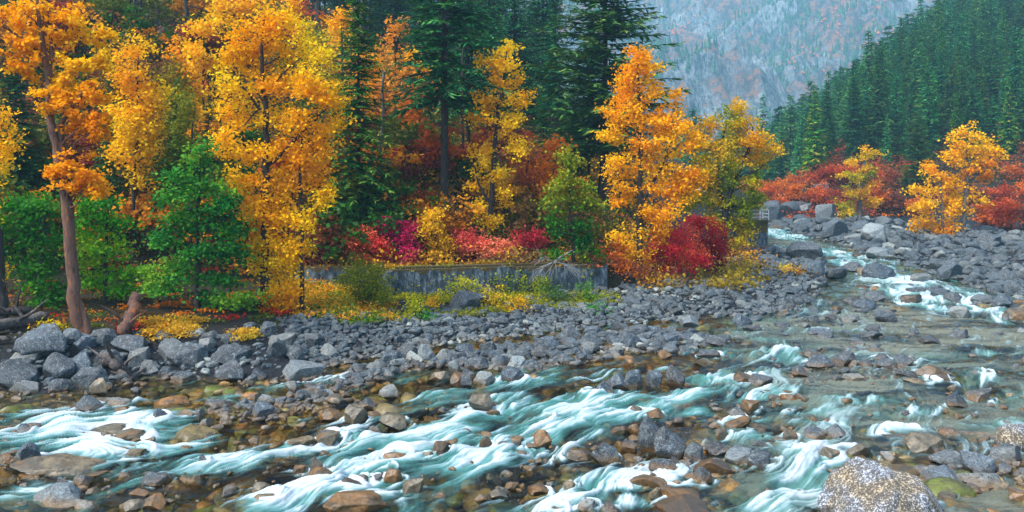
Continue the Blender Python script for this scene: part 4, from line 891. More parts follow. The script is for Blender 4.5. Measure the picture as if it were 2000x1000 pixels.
tree('maple', 'rusty orange bush tree left of the tall conifer trunk', 'tree', (815, 445), [[(815, 455, 6), (815, 410, 4), (818, 380, 2)]],
     [(810, 385, 26, 14), (835, 400, 26, 14), (805, 410, 34, 14), (830, 425, 24, 12), (805, 432, 20, 10)], [S(110, 50, 26), S(180, 80, 26), S(220, 110, 34)], 48, dens=5, per=34, leaf=.19, frac=.4)

# shrubs: one thing per bush
def shrub(label, base, blobs, pal, seed, dens=18, per=22, leaf=.14, spread=.32, name='shrub', Y=None, group=None, frac=.45, up=.3):
    px = base[0]; top = min(b[1] for b in blobs); r = random.Random(seed); blobs = [(a, b - c_ * 0 - d * .25, c_ * 1.12, d * 1.25) for a, b, c_, d in blobs]
    tr = [[(px + k * 3, base[1] + 3, 3), (px + k * 7, (base[1] + top) / 2, 2), (px + k * 14 + r.uniform(-6, 6), top, 1)] for k in (-2, -1, 0, 1, 2)]
    return tree(name, label, 'shrub', base, tr, blobs, pal, seed, dens=dens, per=per, spread=spread, leaf=leaf, frac=frac, Y=Y, root_flare=False, group=group, up=up, r0=.02)
SH = [('dark rust brown bush behind the left end of the concrete wall', (640, 515), [(635, 450, 30, 26), (650, 480, 34, 24), (625, 500, 30, 18), (660, 505, 24, 14), (680, 470, 16, 16)], [S(90, 44, 34), S(150, 76, 40), S(206, 120, 40)], {}),
      ('coral orange bush on top of the concrete wall, left of the magenta one', (708, 515), [(700, 470, 30, 22), (725, 485, 32, 22), (690, 495, 26, 20), (745, 505, 26, 14), (715, 510, 30, 10)], [S(220, 50, 70), S(246, 106, 70), S(250, 150, 80)], {}),
      ('magenta red bush, highest on the concrete wall', (775, 515), [(765, 450, 24, 18), (785, 465, 30, 20), (760, 480, 30, 18), (800, 485, 26, 20), (780, 505, 36, 14)], [S(160, 20, 80), S(226, 36, 110), S(240, 80, 100)], {}),
      ('pinkish red bush right of the lemon yellow small tree', (912, 512), [(900, 475, 28, 14), (925, 470, 24, 14), (915, 492, 36, 14), (890, 500, 22, 12)], PNK, {}),
      ('deep pink bush in the middle of the wall top row', (965, 512), [(960, 480, 26, 14), (985, 485, 24, 14), (965, 500, 34, 12)], PNK, {}),
      ('red bush at the left foot of the yellow green pyramid tree', (1030, 512), [(1025, 465, 24, 16), (1045, 480, 22, 16), (1020, 490, 28, 16), (1040, 505, 26, 10)], [S(130, 30, 50), S(206, 50, 66), S(226, 90, 60)], {}),
      ('crimson bush low and wide under the orange cottonwood', (1315, 545), [(1300, 475, 34, 20), (1335, 470, 30, 20), (1290, 505, 36, 22), (1335, 505, 36, 22), (1370, 515, 24, 18), (1280, 535, 26, 14), (1320, 535, 40, 12)], RED, {}),
      ('dark crimson bush right of the wide crimson one', (1390, 535), [(1355, 440, 24, 14), (1385, 455, 32, 20), (1400, 485, 30, 22), (1375, 500, 30, 20), (1400, 515, 24, 16)], [S(110, 14, 34), S(180, 20, 50), S(214, 50, 50)], {}),
      ('orange brown bush at the foot of the orange cottonwood', (1200, 545), [(1195, 505, 26, 18), (1215, 525, 26, 14), (1190, 535, 22, 10)], [S(120, 40, 26), S(196, 80, 26), S(226, 130, 34)], {}),
      ('bright pink bush halfway up the slope left of the tall conifer trunk', (785, 330), [(770, 295, 24, 12), (795, 300, 24, 12), (780, 315, 28, 10)], PNK, dict(leaf=.22, spread=.5, dens=6)),
      ('maroon bush on the slope under the bright pink one', (815, 345), [(810, 310, 30, 14), (840, 320, 22, 12), (800, 330, 24, 12)], [S(90, 34, 44), S(150, 60, 60), S(170, 80, 70)], dict(leaf=.22, spread=.5, dens=5)),
      ('wispy yellow green willow before the pillar of the wall', (712, 600), [(712, 530, 34, 20), (690, 545, 30, 18), (720, 565, 44, 20), (730, 550, 26, 18), (695, 560, 32, 20), (735, 580, 28, 18), (705, 588, 36, 14)], [S(90, 104, 24), S(140, 150, 26), S(196, 170, 34)], dict(per=22, leaf=.12)),
      ('yellow green bush left of the pale overhanging boulder', (890, 585), [(895, 562, 30, 12), (885, 575, 24, 10), (925, 568, 20, 12)], LIM, dict(leaf=.13)),
      ('tall lime green willow bush, highest in front of the wall', (1000, 572), [(985, 555, 34, 12), (1005, 543, 22, 14), (1020, 560, 30, 10), (965, 565, 26, 8)], [S(100, 124, 26), S(150, 166, 34), S(200, 180, 34)], dict(leaf=.13)),
      ('yellow bush right of the pale overhanging boulder', (962, 602), [(960, 580, 18, 12), (965, 595, 20, 8)], [S(150, 150, 24), S(216, 190, 50), S(236, 180, 40)], dict(leaf=.13)),
      ('golden topped small bush at the water side of the lime willow', (1012, 612), [(1015, 590, 18, 9), (1005, 605, 24, 8)], [S(110, 130, 24), S(180, 170, 24), S(250, 180, 14)], dict(leaf=.13)),
      ('yellow bush at the right end of the lime willow', (1060, 575), [(1050, 562, 22, 9), (1068, 558, 10, 10)], LIM, dict(leaf=.13)),
      ('sage green bush, left of the two round ones on the stones', (1085, 592), [(1080, 575, 22, 13), (1092, 585, 18, 8)], [S(50, 90, 50), S(90, 126, 60), S(130, 150, 60)], dict(leaf=.12)),
      ('bright green bush, right of the two round ones on the stones', (1140, 590), [(1140, 575, 20, 12), (1145, 585, 16, 7)], [S(60, 110, 34), S(96, 146, 44), S(150, 160, 50)], dict(leaf=.12)),
      ('lowest small green bush on the stones near the shallow channel', (1168, 612), [(1168, 605, 16, 7)], [S(40, 110, 40), S(70, 146, 60)], dict(leaf=.12)),
      ('lime green clump by the stones under the wall pillar', (812, 618), [(812, 604, 18, 10), (798, 608, 12, 8)], [S(120, 150, 20), S(170, 190, 30), S(226, 190, 30)], dict(leaf=.12)),
      ('orange yellow clump between wall pillar and overhanging boulder', (842, 606), [(845, 596, 16, 8)], [S(226, 160, 20), S(246, 180, 30)], dict(leaf=.12)),
      ('small vivid green tuft below the lime green clump', (838, 628), [(838, 622, 11, 6)], [S(40, 140, 30), S(90, 170, 40)], dict(leaf=.08)),
      ('lime yellow bush on the left bank of the upper rapids', (1541, 538), [(1541, 526, 14, 10)], LIM, dict(leaf=.14)),
      ('small golden bush on a boulder by the upper rapids', (1576, 540), [(1576, 531, 14, 8)], [S(226, 160, 14), S(246, 190, 20)], dict(leaf=.14)),
      ('small lime shrub growing by the left boulders', (95, 650), [(98, 642, 10, 9), (102, 652, 8, 6)], LIM, dict(leaf=.13)),
      ('green bush at the foot of the narrow yellow cottonwood', (938, 465), [(938, 445, 16, 14)], [S(40, 90, 30), S(80, 130, 34)], dict(leaf=.18, spread=.4, dens=4)),
      ('yellow bush behind the emerald maple on the right', (500, 470), [(495, 420, 14, 16)], YEL, dict(leaf=.18, spread=.4, dens=4))]
for i, (lab, base, bl, pal, kw) in enumerate(SH): shrub(lab, base, bl, pal, 200 + i * 3, **kw)

# far bank shrub band (orange and red)
BAND = [((1500, 400), 46, 50, 0), ((1545, 398), 44, 44, 1), ((1590, 402), 40, 40, 0), ((1640, 412), 44, 44, 2), ((1560, 370), 50, 36, 1), ((1610, 366), 50, 36, 2), ((1650, 360), 44, 34, 2), ((1500, 360), 40, 36, 1), ((1725, 415), 44, 54, 1),
        ((1760, 420), 34, 44, 3), ((1740, 372), 50, 40, 3), ((1700, 362), 44, 34, 2), ((1790, 372), 40, 40, 3), ((1930, 440), 44, 44, 1), ((1970, 450), 48, 54, 2), ((2010, 450), 44, 54, 3), ((1960, 400), 54, 44, 2), ((2010, 395), 50, 44, 0), ((1910, 400), 44, 34, 3), ((2060, 450), 50, 54, 3), ((1790, 425), 30, 30, 1), ((1470, 385), 34, 40, 1), ((1985, 352), 44, 24, 1)]
BP = [[S(206, 96, 30), S(236, 122, 40), S(240, 150, 50)], [S(200, 106, 30), S(226, 120, 34), S(220, 130, 40)], [S(150, 60, 36), S(206, 84, 40), S(226, 110, 50)], [S(120, 70, 60), S(150, 86, 60), S(190, 96, 50)]]
for i, ((px, py), wx, hy, c) in enumerate(BAND):
    r = random.Random(i); bl = [(px + r.uniform(-.35, .35) * wx, py - hy * (.2 + .6 * r.random()), wx * .3, hy * .22) for _ in range(7)]
    shrub(['red orange', 'amber orange', 'dark red', 'dusty brown red'][c] + ' autumn shrub in the thicket on the far bank', (px, py), bl, BP[c], 400 + i, dens=2.6, per=26, leaf=.3, spread=.6, frac=.25, group='autumn shrubs in the thicket on the far bank')

# ------------------------------------------------------------------ conifers
def conifer(seed, h, rb, whorl, per, q=.5, pal=CON, droop=.25, top=.02, z0=.08, gap=0, prof=.85, stepz=None):
    """returns crown mesh, trunk mesh; local coords, base at 0"""
    r = np.random.default_rng(seed); C, A, B, T = [], [], [], []
    zs = np.linspace(z0 * h, h * .985, whorl); paths = [(np.array([[0, 0, -.4], [0, 0, h * .3], [0, 0, h * .7], [0, 0, h]]), np.array([h * .009, h * .0075, h * .004, .01]))]
    for z in zs:
        f = 1 - (z - z0 * h) / (h * (1 - z0)); Lr = rb * (f ** prof) + top * h * .3
        nb = r.integers(5, 8); a0 = r.uniform(0, 6.28)
        for b in range(nb):
            if gap and r.random() < gap: continue
            a = a0 + b * 6.283 / nb + r.normal(0, .25); Lb = Lr * r.uniform(.6, 1.12); zz = z + r.normal(0, h * .012)
            dr = -droop * Lb * f + (1 - f) * .25 * Lb; d = np.array([math.cos(a), math.sin(a), 0]); sdv = np.array([-d[1], d[0], 0])
            if Lb > .8: paths.append((np.array([[0, 0, zz], d * Lb * .5 + [0, 0, zz + dr * .3], d * Lb + [0, 0, zz + dr]]), np.array([.035, .02, .008]) * (h / 15)))
            m = max(3, int(per * Lb / rb + 2)); t = np.linspace(.12, 1, m) + r.normal(0, .03, m)
            for sg in (-1, 1, 0):
                ctr = d[None] * (Lb * t)[:, None] + np.array([0, 0, 1.])[None] * (zz + dr * t ** 1.4)[:, None]
                ang = sg * r.uniform(.3, 1.3, m); ln = q * (1.15 - .55 * t) * r.uniform(.7, 1.3, m) * (1 if sg else .8) * (.45 + .55 * Lb / rb)
                v = d[None] * np.cos(ang)[:, None] + sdv[None] * np.sin(ang)[:, None]; v[:, 2] += r.normal(-.2, .3, m)
                C.append(ctr + v * ln[:, None] * .5); A.append(v * ln[:, None] * .62); wv = np.cross(v, r.normal(size=(m, 3)) * .35 + np.array([0, 0, 1.])); wv /= np.linalg.norm(wv, axis=1, keepdims=True) + 1e-9
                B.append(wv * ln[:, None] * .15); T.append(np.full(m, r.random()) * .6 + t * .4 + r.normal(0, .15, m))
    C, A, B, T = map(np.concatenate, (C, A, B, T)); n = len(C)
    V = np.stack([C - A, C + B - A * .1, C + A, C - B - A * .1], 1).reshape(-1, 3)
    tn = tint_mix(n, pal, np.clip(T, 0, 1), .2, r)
    TV, TQ = tubes(paths, 5)
    return mesh_np('crown', V, [np.arange(n * 4).reshape(-1, 4)], {'tint': ('FACE', tn)}, False, M_NEEDLE), mesh_np('trunk', TV, TQ, None, True, M_BARK)

def conifer_thing(proto, loc, rz, s, label, group=None, color=None, name='fir_tree'):
    t = thing(name, loc, label, 'conifer', group); t.rotation_euler = (0, 0, rz); t.scale = s if not np.isscalar(s) else (s,) * 3
    c = link('crown', proto[0], t); link('trunk', proto[1], t)
    if color is not None: c.color = (*color, 1)
    return t

PINE = [S(20, 60, 40), S(36, 84, 46), S(70, 110, 50), S(96, 120, 60)]
CEDAR = [S(10, 66, 26), S(26, 92, 32), S(60, 110, 36), S(120, 120, 40)]
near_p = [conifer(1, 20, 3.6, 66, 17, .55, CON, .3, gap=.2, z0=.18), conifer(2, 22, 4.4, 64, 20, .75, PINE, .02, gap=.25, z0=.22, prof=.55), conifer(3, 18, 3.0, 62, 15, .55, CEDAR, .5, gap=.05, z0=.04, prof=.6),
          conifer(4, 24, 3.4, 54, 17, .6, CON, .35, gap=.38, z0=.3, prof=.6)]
def near_con(k, base, top_py, label, rad=1.0, color=None, Y=None, rz=0, name='fir_tree'):
    if Y is None: x, y, z = hit(*base)
    else: y = Y; x = (base[0] - 1000) / F * y; z = gz(x, y)
    hh = (H - (top_py - HZ) / F * y) - z; h0 = [20, 22, 18, 24][k]; s = hh / h0
    return conifer_thing(near_p[k], (x, y, z), rz, (s * rad, s * rad, s), label, None, color, name)
near_con(2, (700, 455), -40, 'bushy bright green cedar right of the biggest yellow tree', 1.15, (1.5, 1.5, 1.3), None, 1, 'cedar_tree')
near_con(3, (868, 432), -330, 'very tall conifer with a straight bare lower trunk rising through the top edge', 1.25, (1.4, 1.5, 1.4), None, 2)
near_con(0, (915, 430), -160, 'dense teal conifer right of the tall bare trunked one', 1.15, (1.27, 1.78, 1.95), 66, 3)
near_con(0, (830, 400), -120, 'dense teal conifer left of the tall bare trunked one', 1.0, (1.36, 1.78, 1.87), 74, 5)
near_con(0, (955, 400), -60, 'dark conifer behind the narrow yellow cottonwood', 1.1, (1.19, 1.70, 2.04), 84, 1)
near_con(0, (1005, 400), -110, 'tall spire shaped teal conifer between the yellow cottonwood and the misty gap', 1.1, (1.27, 1.78, 2.12), 88, .4)
near_con(3, (1085, 400), -25, 'slender conifer whose tip stands alone against the misty mountain', 1.25, (1.19, 1.70, 2.04), 82, 2.2)
near_con(1, (1183, 410), -150, 'large ragged pine behind the orange cottonwood', 1.5, (1.5, 1.5, 1.3), 70, 1.3, 'pine_tree')
near_con(1, (1150, 420), 60, 'lower pine left of the large ragged pine', 1.2, (1.19, 1.61, 1.70), 76, 4.2, 'pine_tree')
near_con(0, (1062, 420), 190, 'short dark conifer between the slender conifer and the yellow cottonwood', 1.5, (1.10, 1.61, 1.70), 78, 4.2)
near_con(2, (1120, 420), 150, 'dark bushy conifer under the slender conifer', 1.2, (1.02, 1.44, 1.70), 74, 2.2)
near_con(0, (408, 470), 180, 'small dark green conifer hidden in the yellow trees left of centre', 1.0, (1, 1, 1), None, 4.2)
near_con(2, (346, 460), 150, 'soft green conifer between the gold column and the biggest yellow tree', .8, (1.6, 1.5, 1), None, 1.2)
near_con(0, (212, 450), 150, 'green conifer between the red-barked tree and the gold column', .8, (1.5, 1.4, 1.1), None, 2.2)
near_con(2, (732, 200), 60, 'small green conifer high between the cedar and the pale yellow tree', .9, (.9, 1.1, .9), None, .2)
near_con(0, (30, 420), 60, 'dark conifer behind the leaves of the red-barked tree', 1.3, (.8, .95, .9), None, 4)
near_con(0, (1216, 420), 210, 'dark conifer showing left of the orange cottonwood', 1.4, (1.02, 1.53, 1.87), 90, 3.3)
near_con(1, (1793, 425), 222, 'sparse olive conifer leaning over the far bank thicket', 1.2, (1.3, 1.15, .7), 128, 3.3, 'pine_tree')
near_con(0, (1905, 440), 268, 'small dark conifer right behind the orange pair on the far bank', 1.4, (.8, .95, .8), 135, 3.3)
near_con(2, (1770, 418), 330, 'low dark green conifer in the far bank thicket', 1.6, (.8, .9, .8), 124, 3)
# bare trunks high on the left slope
for i, (bx, by, tx, w_, lab) in enumerate([(268, 70, 262, 8, 'dark conifer trunk at the top left, left of a thinner twin'), (277, 60, 270, 5, 'thin dark trunk close beside a thicker one at the top left'), (366, 70, 358, 9, 'single dark straight trunk at the top edge above the fallen log'),
                                (610, 78, 608, 13, 'broken topped grey trunk above the biggest yellow tree'), (725, 50, 723, 5, 'leftmost of the dark trunks at the top above the pale yellow tree'), (734, 50, 735, 6, 'second of the dark trunks at the top above the pale yellow tree'), (743, 55, 744, 4, 'third of the dark trunks at the top above the pale yellow tree'),
                                (789, 70, 790, 6, 'dark trunk at the top right of the pale yellow tree'), (816, 90, 808, 4, 'leaning dark trunk near the teal conifers'), (53, 200, 50, 14, 'broad dark trunk in the shade behind the red-barked tree'), (742, 400, 750, 7, 'thin grey dead snag between the cedar and the tall conifer'),
                                (905, 320, 903, 6, 'dark trunk directly left of the narrow yellow cottonwood'), (1172, 400, 1178, 7, 'dark trunk left of the orange cottonwood')]):
    x, y, z = hit(bx, by); top = -60 if by < 230 and i != 9 else by - 260
    zt = H - (top - HZ) / F * y - z; k = y / F
    if i in (3,): zt = H - (10 - HZ) / F * y - z
    r = np.random.default_rng(700 + i); P = resample([(0, 0, -.4), ((tx - bx) * k, 0, zt)], 9, r, .05); rad = np.linspace(w_ * k * .55, w_ * k * .4, 9)
    paths = [(P, rad)]
    for j in range(10):
        q = P[r.integers(3, 9)]; a = r.uniform(0, 6.28); l = r.uniform(.4, 1.5); paths.append((np.array([q, q + [math.cos(a) * l, math.sin(a) * l, -.15 * l]]), np.array([.04, .01])))
    V, Q = tubes(paths, 7); t = link('dead_tree', mesh_np('dead_tree', V, Q, None, True, M_BARK_PALE if i == 10 else M_BARK), None, (x, y, z), lab, 'dead tree')

# conifers along the crest of the left hill, half lost in the mist
rc = random.Random(12)
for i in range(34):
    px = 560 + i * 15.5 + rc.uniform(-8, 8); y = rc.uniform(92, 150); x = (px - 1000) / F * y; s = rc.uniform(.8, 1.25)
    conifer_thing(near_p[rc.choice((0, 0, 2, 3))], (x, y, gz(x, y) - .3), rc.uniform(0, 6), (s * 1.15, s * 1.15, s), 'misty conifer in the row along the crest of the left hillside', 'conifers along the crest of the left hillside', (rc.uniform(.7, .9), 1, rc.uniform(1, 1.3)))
# forest on the right hand slope
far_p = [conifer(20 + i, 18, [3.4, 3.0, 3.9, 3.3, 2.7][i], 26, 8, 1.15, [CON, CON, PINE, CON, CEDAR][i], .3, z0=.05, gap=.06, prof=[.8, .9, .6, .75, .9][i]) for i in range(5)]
cand = []
r = np.random.default_rng(91)
for _ in range(9000):
    Yc = 140 + 330 * r.random() ** .8; Xc = r.uniform(.27, .72) * Yc + 2
    cand.append((Xc, Yc))
cand = np.array(cand); hr = hill_right(cand[:, 0], cand[:, 1]); gg = ground_full(cand[:, 0], cand[:, 1])[0]
kk = (hr > 5.5) | ((cand[:, 1] > 190) & (cand[:, 0] > .29 * cand[:, 1])); cand, gg = cand[kk], gg[kk]
acc = []
for (x, y), z in zip(cand, gg):
    md = 3.2 if y < 210 else 4.6
    if all((x - a) ** 2 + (y - b) ** 2 > md * md for a, b, c in acc[-4000:]): acc.append((x, y, z))
acc.sort(key=lambda p: p[1])
vis = [p for p in acc if p[0] / p[1] < .64]
FL = 'dark green conifer in the dense forest on the right hand slope'
ind = vis[:260]; rest_t = vis[260:] + [p for p in acc if p[0] / p[1] >= .64]
def ftint():
    b = random.uniform(.7, 2.4); k = random.random()
    return (b * (1.25 if k > .8 else .85), b * (1.05 if k > .8 else 1), b * (.8 if k > .8 else random.uniform(.95, 1.25)))
for i, (x, y, z) in enumerate(ind):
    s = random.uniform(.45, .85) * (1 if y < 210 else 1.2); s *= 1.25 if random.random() < .12 else 1
    ti = ftint(); row = 'in the front row of' if y < 158 else 'in the middle of' if y < 200 else 'high up in'
    ci = 'yellowish green' if ti[0] > ti[2] * 1.15 else 'blue green' if ti[2] > ti[1] * 1.08 else 'deep green'
    hi = 'tall' if s > .85 else 'short' if s < .6 else 'mid sized'
    conifer_thing(far_p[random.randrange(5)], (x, y, z - .2), random.uniform(0, 6.28), (s * random.uniform(.9, 1.2), s * random.uniform(.9, 1.2), s), '%s %s conifer %s the right hand slope forest' % (hi, ci, row), '%s %s conifers %s the right hand forest' % (hi, ci, row), ti)
def merge_conifers(name, pts, protos, seed, smin, smax, label):
    r = np.random.default_rng(seed); VV, TT = [], []
    base = []
    for c, _ in protos:
        v = np.empty(len(c.vertices) * 3, np.float32); c.vertices.foreach_get('co', v); tn = np.empty(len(c.polygons) * 4, np.float32); c.attributes['tint'].data.foreach_get('color', tn)
        base.append((v.reshape(-1, 3), tn.reshape(-1, 4)[:, :3]))
    for (x, y, z) in pts:
        v, tn = base[r.integers(len(base))]; s = r.uniform(smin, smax); a = r.uniform(0, 6.28); ca, sa = math.cos(a), math.sin(a); xs = s * r.uniform(.9, 1.2)
        VV.append(np.stack([(v[:, 0] * ca - v[:, 1] * sa) * xs + x, (v[:, 0] * sa + v[:, 1] * ca) * xs + y, v[:, 2] * s + z], -1)); TT.append(tn * np.array([ftint()]))
    V = np.concatenate(VV).astype(np.float32); n = len(V) // 4
    return link(name, mesh_np(name, V, [np.arange(n * 4).reshape(-1, 4)], {'tint': ('FACE', np.concatenate(TT))}, False, M_NEEDLE), None, (0, 0, 0), label, 'forest', None, 'stuff')
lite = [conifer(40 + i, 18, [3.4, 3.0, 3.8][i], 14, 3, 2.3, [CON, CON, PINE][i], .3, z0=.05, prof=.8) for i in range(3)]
merge_conifers('distant_forest', rest_t, lite, 5, .6, 1.1, 'mass of distant conifers covering the upper right hand slope')
# conifers on the valley floor below the mountain
r = np.random.default_rng(17); vf = []
for i in range(260):
    y = r.uniform(230, 600); x = r.uniform(.03, .34) * y; vf.append((x, y, gz(x, y) - .5))
merge_conifers('valley_forest', vf, lite, 6, .6, 1.25, 'dark conifers filling the valley bottom at the foot of the mountain')
# trees dotted on the mountain, and autumn patches
def mount_trees(name, n, hgt, wid, cols, seed, thr, label, kind='stuff'):
    r = np.random.default_rng(seed); y = r.uniform(840, 1950, n * 5); x = r.uniform(-.08, .66, n * 5) * y
    d = fbm(x * .006, y * .006, 4, seed) ; k = d + r.normal(0, .05, len(d)) > thr; x, y = x[k][:n], y[k][:n]; n = len(x); z = mountain_h(x, y)
    tiers = 3; sd_ = 5; ang = np.arange(sd_) * 2 * PI / sd_; VV, FF = [], []; b = 0
    h = hgt * r.uniform(.5, 1.3, n); wd = wid * r.uniform(.7, 1.3, n); a0 = r.uniform(0, 6, n)
    for tI in range(tiers):
        zb = h * (.05 + .28 * tI); zt = h * (.55 + .23 * tI); rr = wd * (1 - .28 * tI)
        ring = np.stack([x[:, None] + rr[:, None] * np.cos(ang + a0[:, None]) * r.uniform(.6, 1.3, (n, sd_)), y[:, None] + rr[:, None] * np.sin(ang + a0[:, None]), np.repeat((z + zb)[:, None], sd_, 1) + r.normal(0, .05, (n, sd_)) * h[:, None]], -1)
        apex = np.stack([x, y, z + zt], -1)[:, None]
        VV.append(np.concatenate([ring, apex], 1).reshape(-1, 3)); st = (np.arange(n) * (sd_ + 1))[:, None]
        for j in range(sd_): FF.append(np.concatenate([st + j, st + (j + 1) % sd_, st + sd_], 1) + b)
        b += n * (sd_ + 1)
    Fa = np.concatenate(FF); tn = tint_mix(len(Fa), cols, r.random(len(Fa)), .3, r)
    link(name, mesh_np(name, np.concatenate(VV), [Fa], {'tint': ('FACE', tn)}, False, M_NEEDLE), None, (0, 0, 0), label, 'trees', None, kind)
mount_trees('mountain_conifers', 6500, 14, 2.5, CON, 3, .52, 'scattered dark conifers on the hazy mountain face')
mount_trees('mountain_aspens', 1500, 4, 3.2, [S(200, 100, 60), S(226, 130, 80)], 8, .585, 'patches of orange bushes on the hazy mountain face')

# ------------------------------------------------------------------ hillside undergrowth
def clump_stuff(name, n, x0, x1, y0, y1, cond, pals, hmax, leaf, per, seed, label, cat, spread=.55, ydens=-1.2):
    r = np.random.default_rng(seed); u = r.random(n * 2); Yc = y0 * (y1 / y0) ** u; Xc = (r.uniform(x0, x1, n * 2) - 1000) / F * Yc
    g, a, b, c = ground_full(Xc, Yc); k = cond(Xc, Yc, g, a, b); Xc, Yc, g = Xc[k][:n], Yc[k][:n], g[k][:n]; n = len(Xc)
    hh = hmax * r.random(n) ** 1.6; idx = np.repeat(np.arange(n), per); m = len(idx)
    P = np.stack([Xc[idx] + r.normal(0, spread, m), Yc[idx] + r.normal(0, spread, m), g[idx] + .05 + hh[idx] * r.random(m)], -1)
    sel = (fbm(Xc * .16, Yc * .16, 3, seed) - .5) * 2.4 + .5 + r.normal(0, .16, n); pi = np.clip(sel * len(pals), 0, len(pals) - 1).astype(int)[idx]
    tn = np.zeros((m, 3))
    for j, pl in enumerate(pals):
        q = pi == j
        if q.any(): tn[q] = tint_mix(int(q.sum()), pl, r.random(int(q.sum())), .2, r)
    V, Q = leaf_quads(P, leaf * r.uniform(.5, 1.4, m) * (Yc[idx] / y0) ** .35, tn, r=r)
    return link(name, mesh_np(name, V, [Q], {'tint': ('FACE', tn)}, False, M_LEAF), None, (0, 0, 0), label, cat, None, 'stuff')
UG = [[S(70, 84, 28), S(110, 112, 34)], [S(130, 116, 34), S(180, 150, 40)], [S(90, 70, 50), S(150, 110, 70)], [S(190, 140, 30), S(236, 176, 36)], [S(130, 70, 50), S(190, 100, 56)], [S(40, 80, 30), S(76, 120, 40)]]
clump_stuff('hillside_undergrowth', 5200, -150, 1250, 44, 150, lambda x, y, g, a, b: (hill_left(x, y) > .3), UG, 1.7, .22, 60, 31, 'mixed olive, brown and rusty undergrowth covering the left hillside', 'undergrowth')
clump_stuff('forest_floor_leaves', 150, -150, 560, 31.5, 46, lambda x, y, g, a, b: (a > 3.2), [[S(60, 50, 20), S(120, 80, 20)], [S(190, 100, 20), S(230, 130, 20)], [S(70, 90, 20), S(110, 120, 26)], [S(170, 30, 34), S(214, 70, 40)]], .35, .12, 60, 33, 'fallen orange and yellow leaves and small plants under the left trees', 'leaves', .3)
clump_stuff('bank_grass', 200, 290, 500, 29.6, 33.2, lambda x, y, g, a, b: (a > 2.4) & (fbm(x * .8, y * 1.2, 2, 19) > .47) , [[S(120, 130, 24), S(176, 160, 30)], [S(210, 170, 40), S(226, 180, 60)], [S(190, 150, 40), S(230, 170, 40)]], .28, .09, 90, 35, 'golden yellow grass and low plants between the left boulders', 'grass', .22)
clump_stuff('wall_foot_plants', 330, 530, 760, 36.5, 45.5, lambda x, y, g, a, b: (a > 3.4), [[S(110, 130, 24), S(180, 170, 34)], [S(220, 170, 30), S(236, 150, 30)], [S(60, 110, 30), S(120, 150, 40)]], .5, .1, 60, 37, 'yellow green low plants below the left end of the wall', 'plants', .3)
clump_stuff('stone_bank_plants', 520, 760, 1200, 38.5, 46, lambda x, y, g, a, b: (a > 3.5) & (y > 43 + 0 * x) | ((a > 3) & (fbm(x * .7, y * .7, 2, 5) > .6)), [[S(110, 130, 24), S(180, 170, 34)], [S(220, 170, 30), S(236, 150, 30)], [S(190, 90, 30), S(236, 140, 30)]], .3, .09, 40, 38, 'sparse yellow plants scattered among the stones below the wall', 'plants', .25)
clump_stuff('terrace_undergrowth', 520, 560, 1490, 45, 66, lambda x, y, g, a, b: (a > 3.2) & (hill_left(x, y) < 6) & (y > 46.5 + .2 * np.maximum(x, 0)), UG[1:5], 1.2, .18, 60, 39, 'brown and yellow undergrowth behind the concrete wall', 'undergrowth')
clump_stuff('far_bank_undergrowth', 900, 1450, 2200, 100, 165, lambda x, y, g, a, b: (hill_right(x, y) > .05) & (hill_right(x, y) < 14), [BP[2], BP[3], BP[1], [S(70, 60, 50), S(110, 90, 60)]], 2.2, .3, 60, 40, 'brownish red undergrowth below the right hand forest', 'undergrowth', 1.0)
ra = random.Random(4)
# individual small shrubs on the left hillside
pr = []
for i in range(4):
    rr = np.random.default_rng(800 + i); n = 26; C = rr.normal(size=(n, 3)) * [.75, .75, .5] + [0, 0, 1.1]; C[:, 2] = np.maximum(C[:, 2], .2)
    cm = leaf_mesh('crown', C, 34, .34, .2, [(.7, .7, .7), (1, 1, 1), (1.1, 1.05, .9)], M_LEAF, 810 + i)
    V, Q = tubes([(np.array([[0, 0, -.1], c * .5, c]), np.array([.04, .025, .008])) for c in C[:14]], 5); pr.append((cm, mesh_np('stem', V, Q, None, True, M_BARK)))
SHC = [(S(200, 130, 24), 'mustard'), (S(206, 96, 34), 'orange'), (S(96, 110, 30), 'olive'), (S(50, 100, 34), 'green'), (S(150, 60, 50), 'dull red'), (S(120, 84, 44), 'brown'), (S(236, 160, 30), 'golden')]
for i in range(120):
    px = ra.uniform(-20, 1180); py = ra.uniform(40, 500)
    x, y, z = hit(px, py)
    if hill_left(x, y) < .4 or y > 200: continue
    c, nm = ra.choice(SHC); s = ra.uniform(.8, 1.7)
    t = thing('shrub', (x, y, z), nm + ' leafed small shrub on the left hillside under the taller trees', 'shrub', nm + ' shrubs scattered over the left hillside'); t.scale = (s,) * 3; t.rotation_euler = (0, 0, ra.uniform(0, 6))
    a, b = ra.choice(pr); o = link('crown', a, t); o.color = (*c, 1); link('stem', b, t)

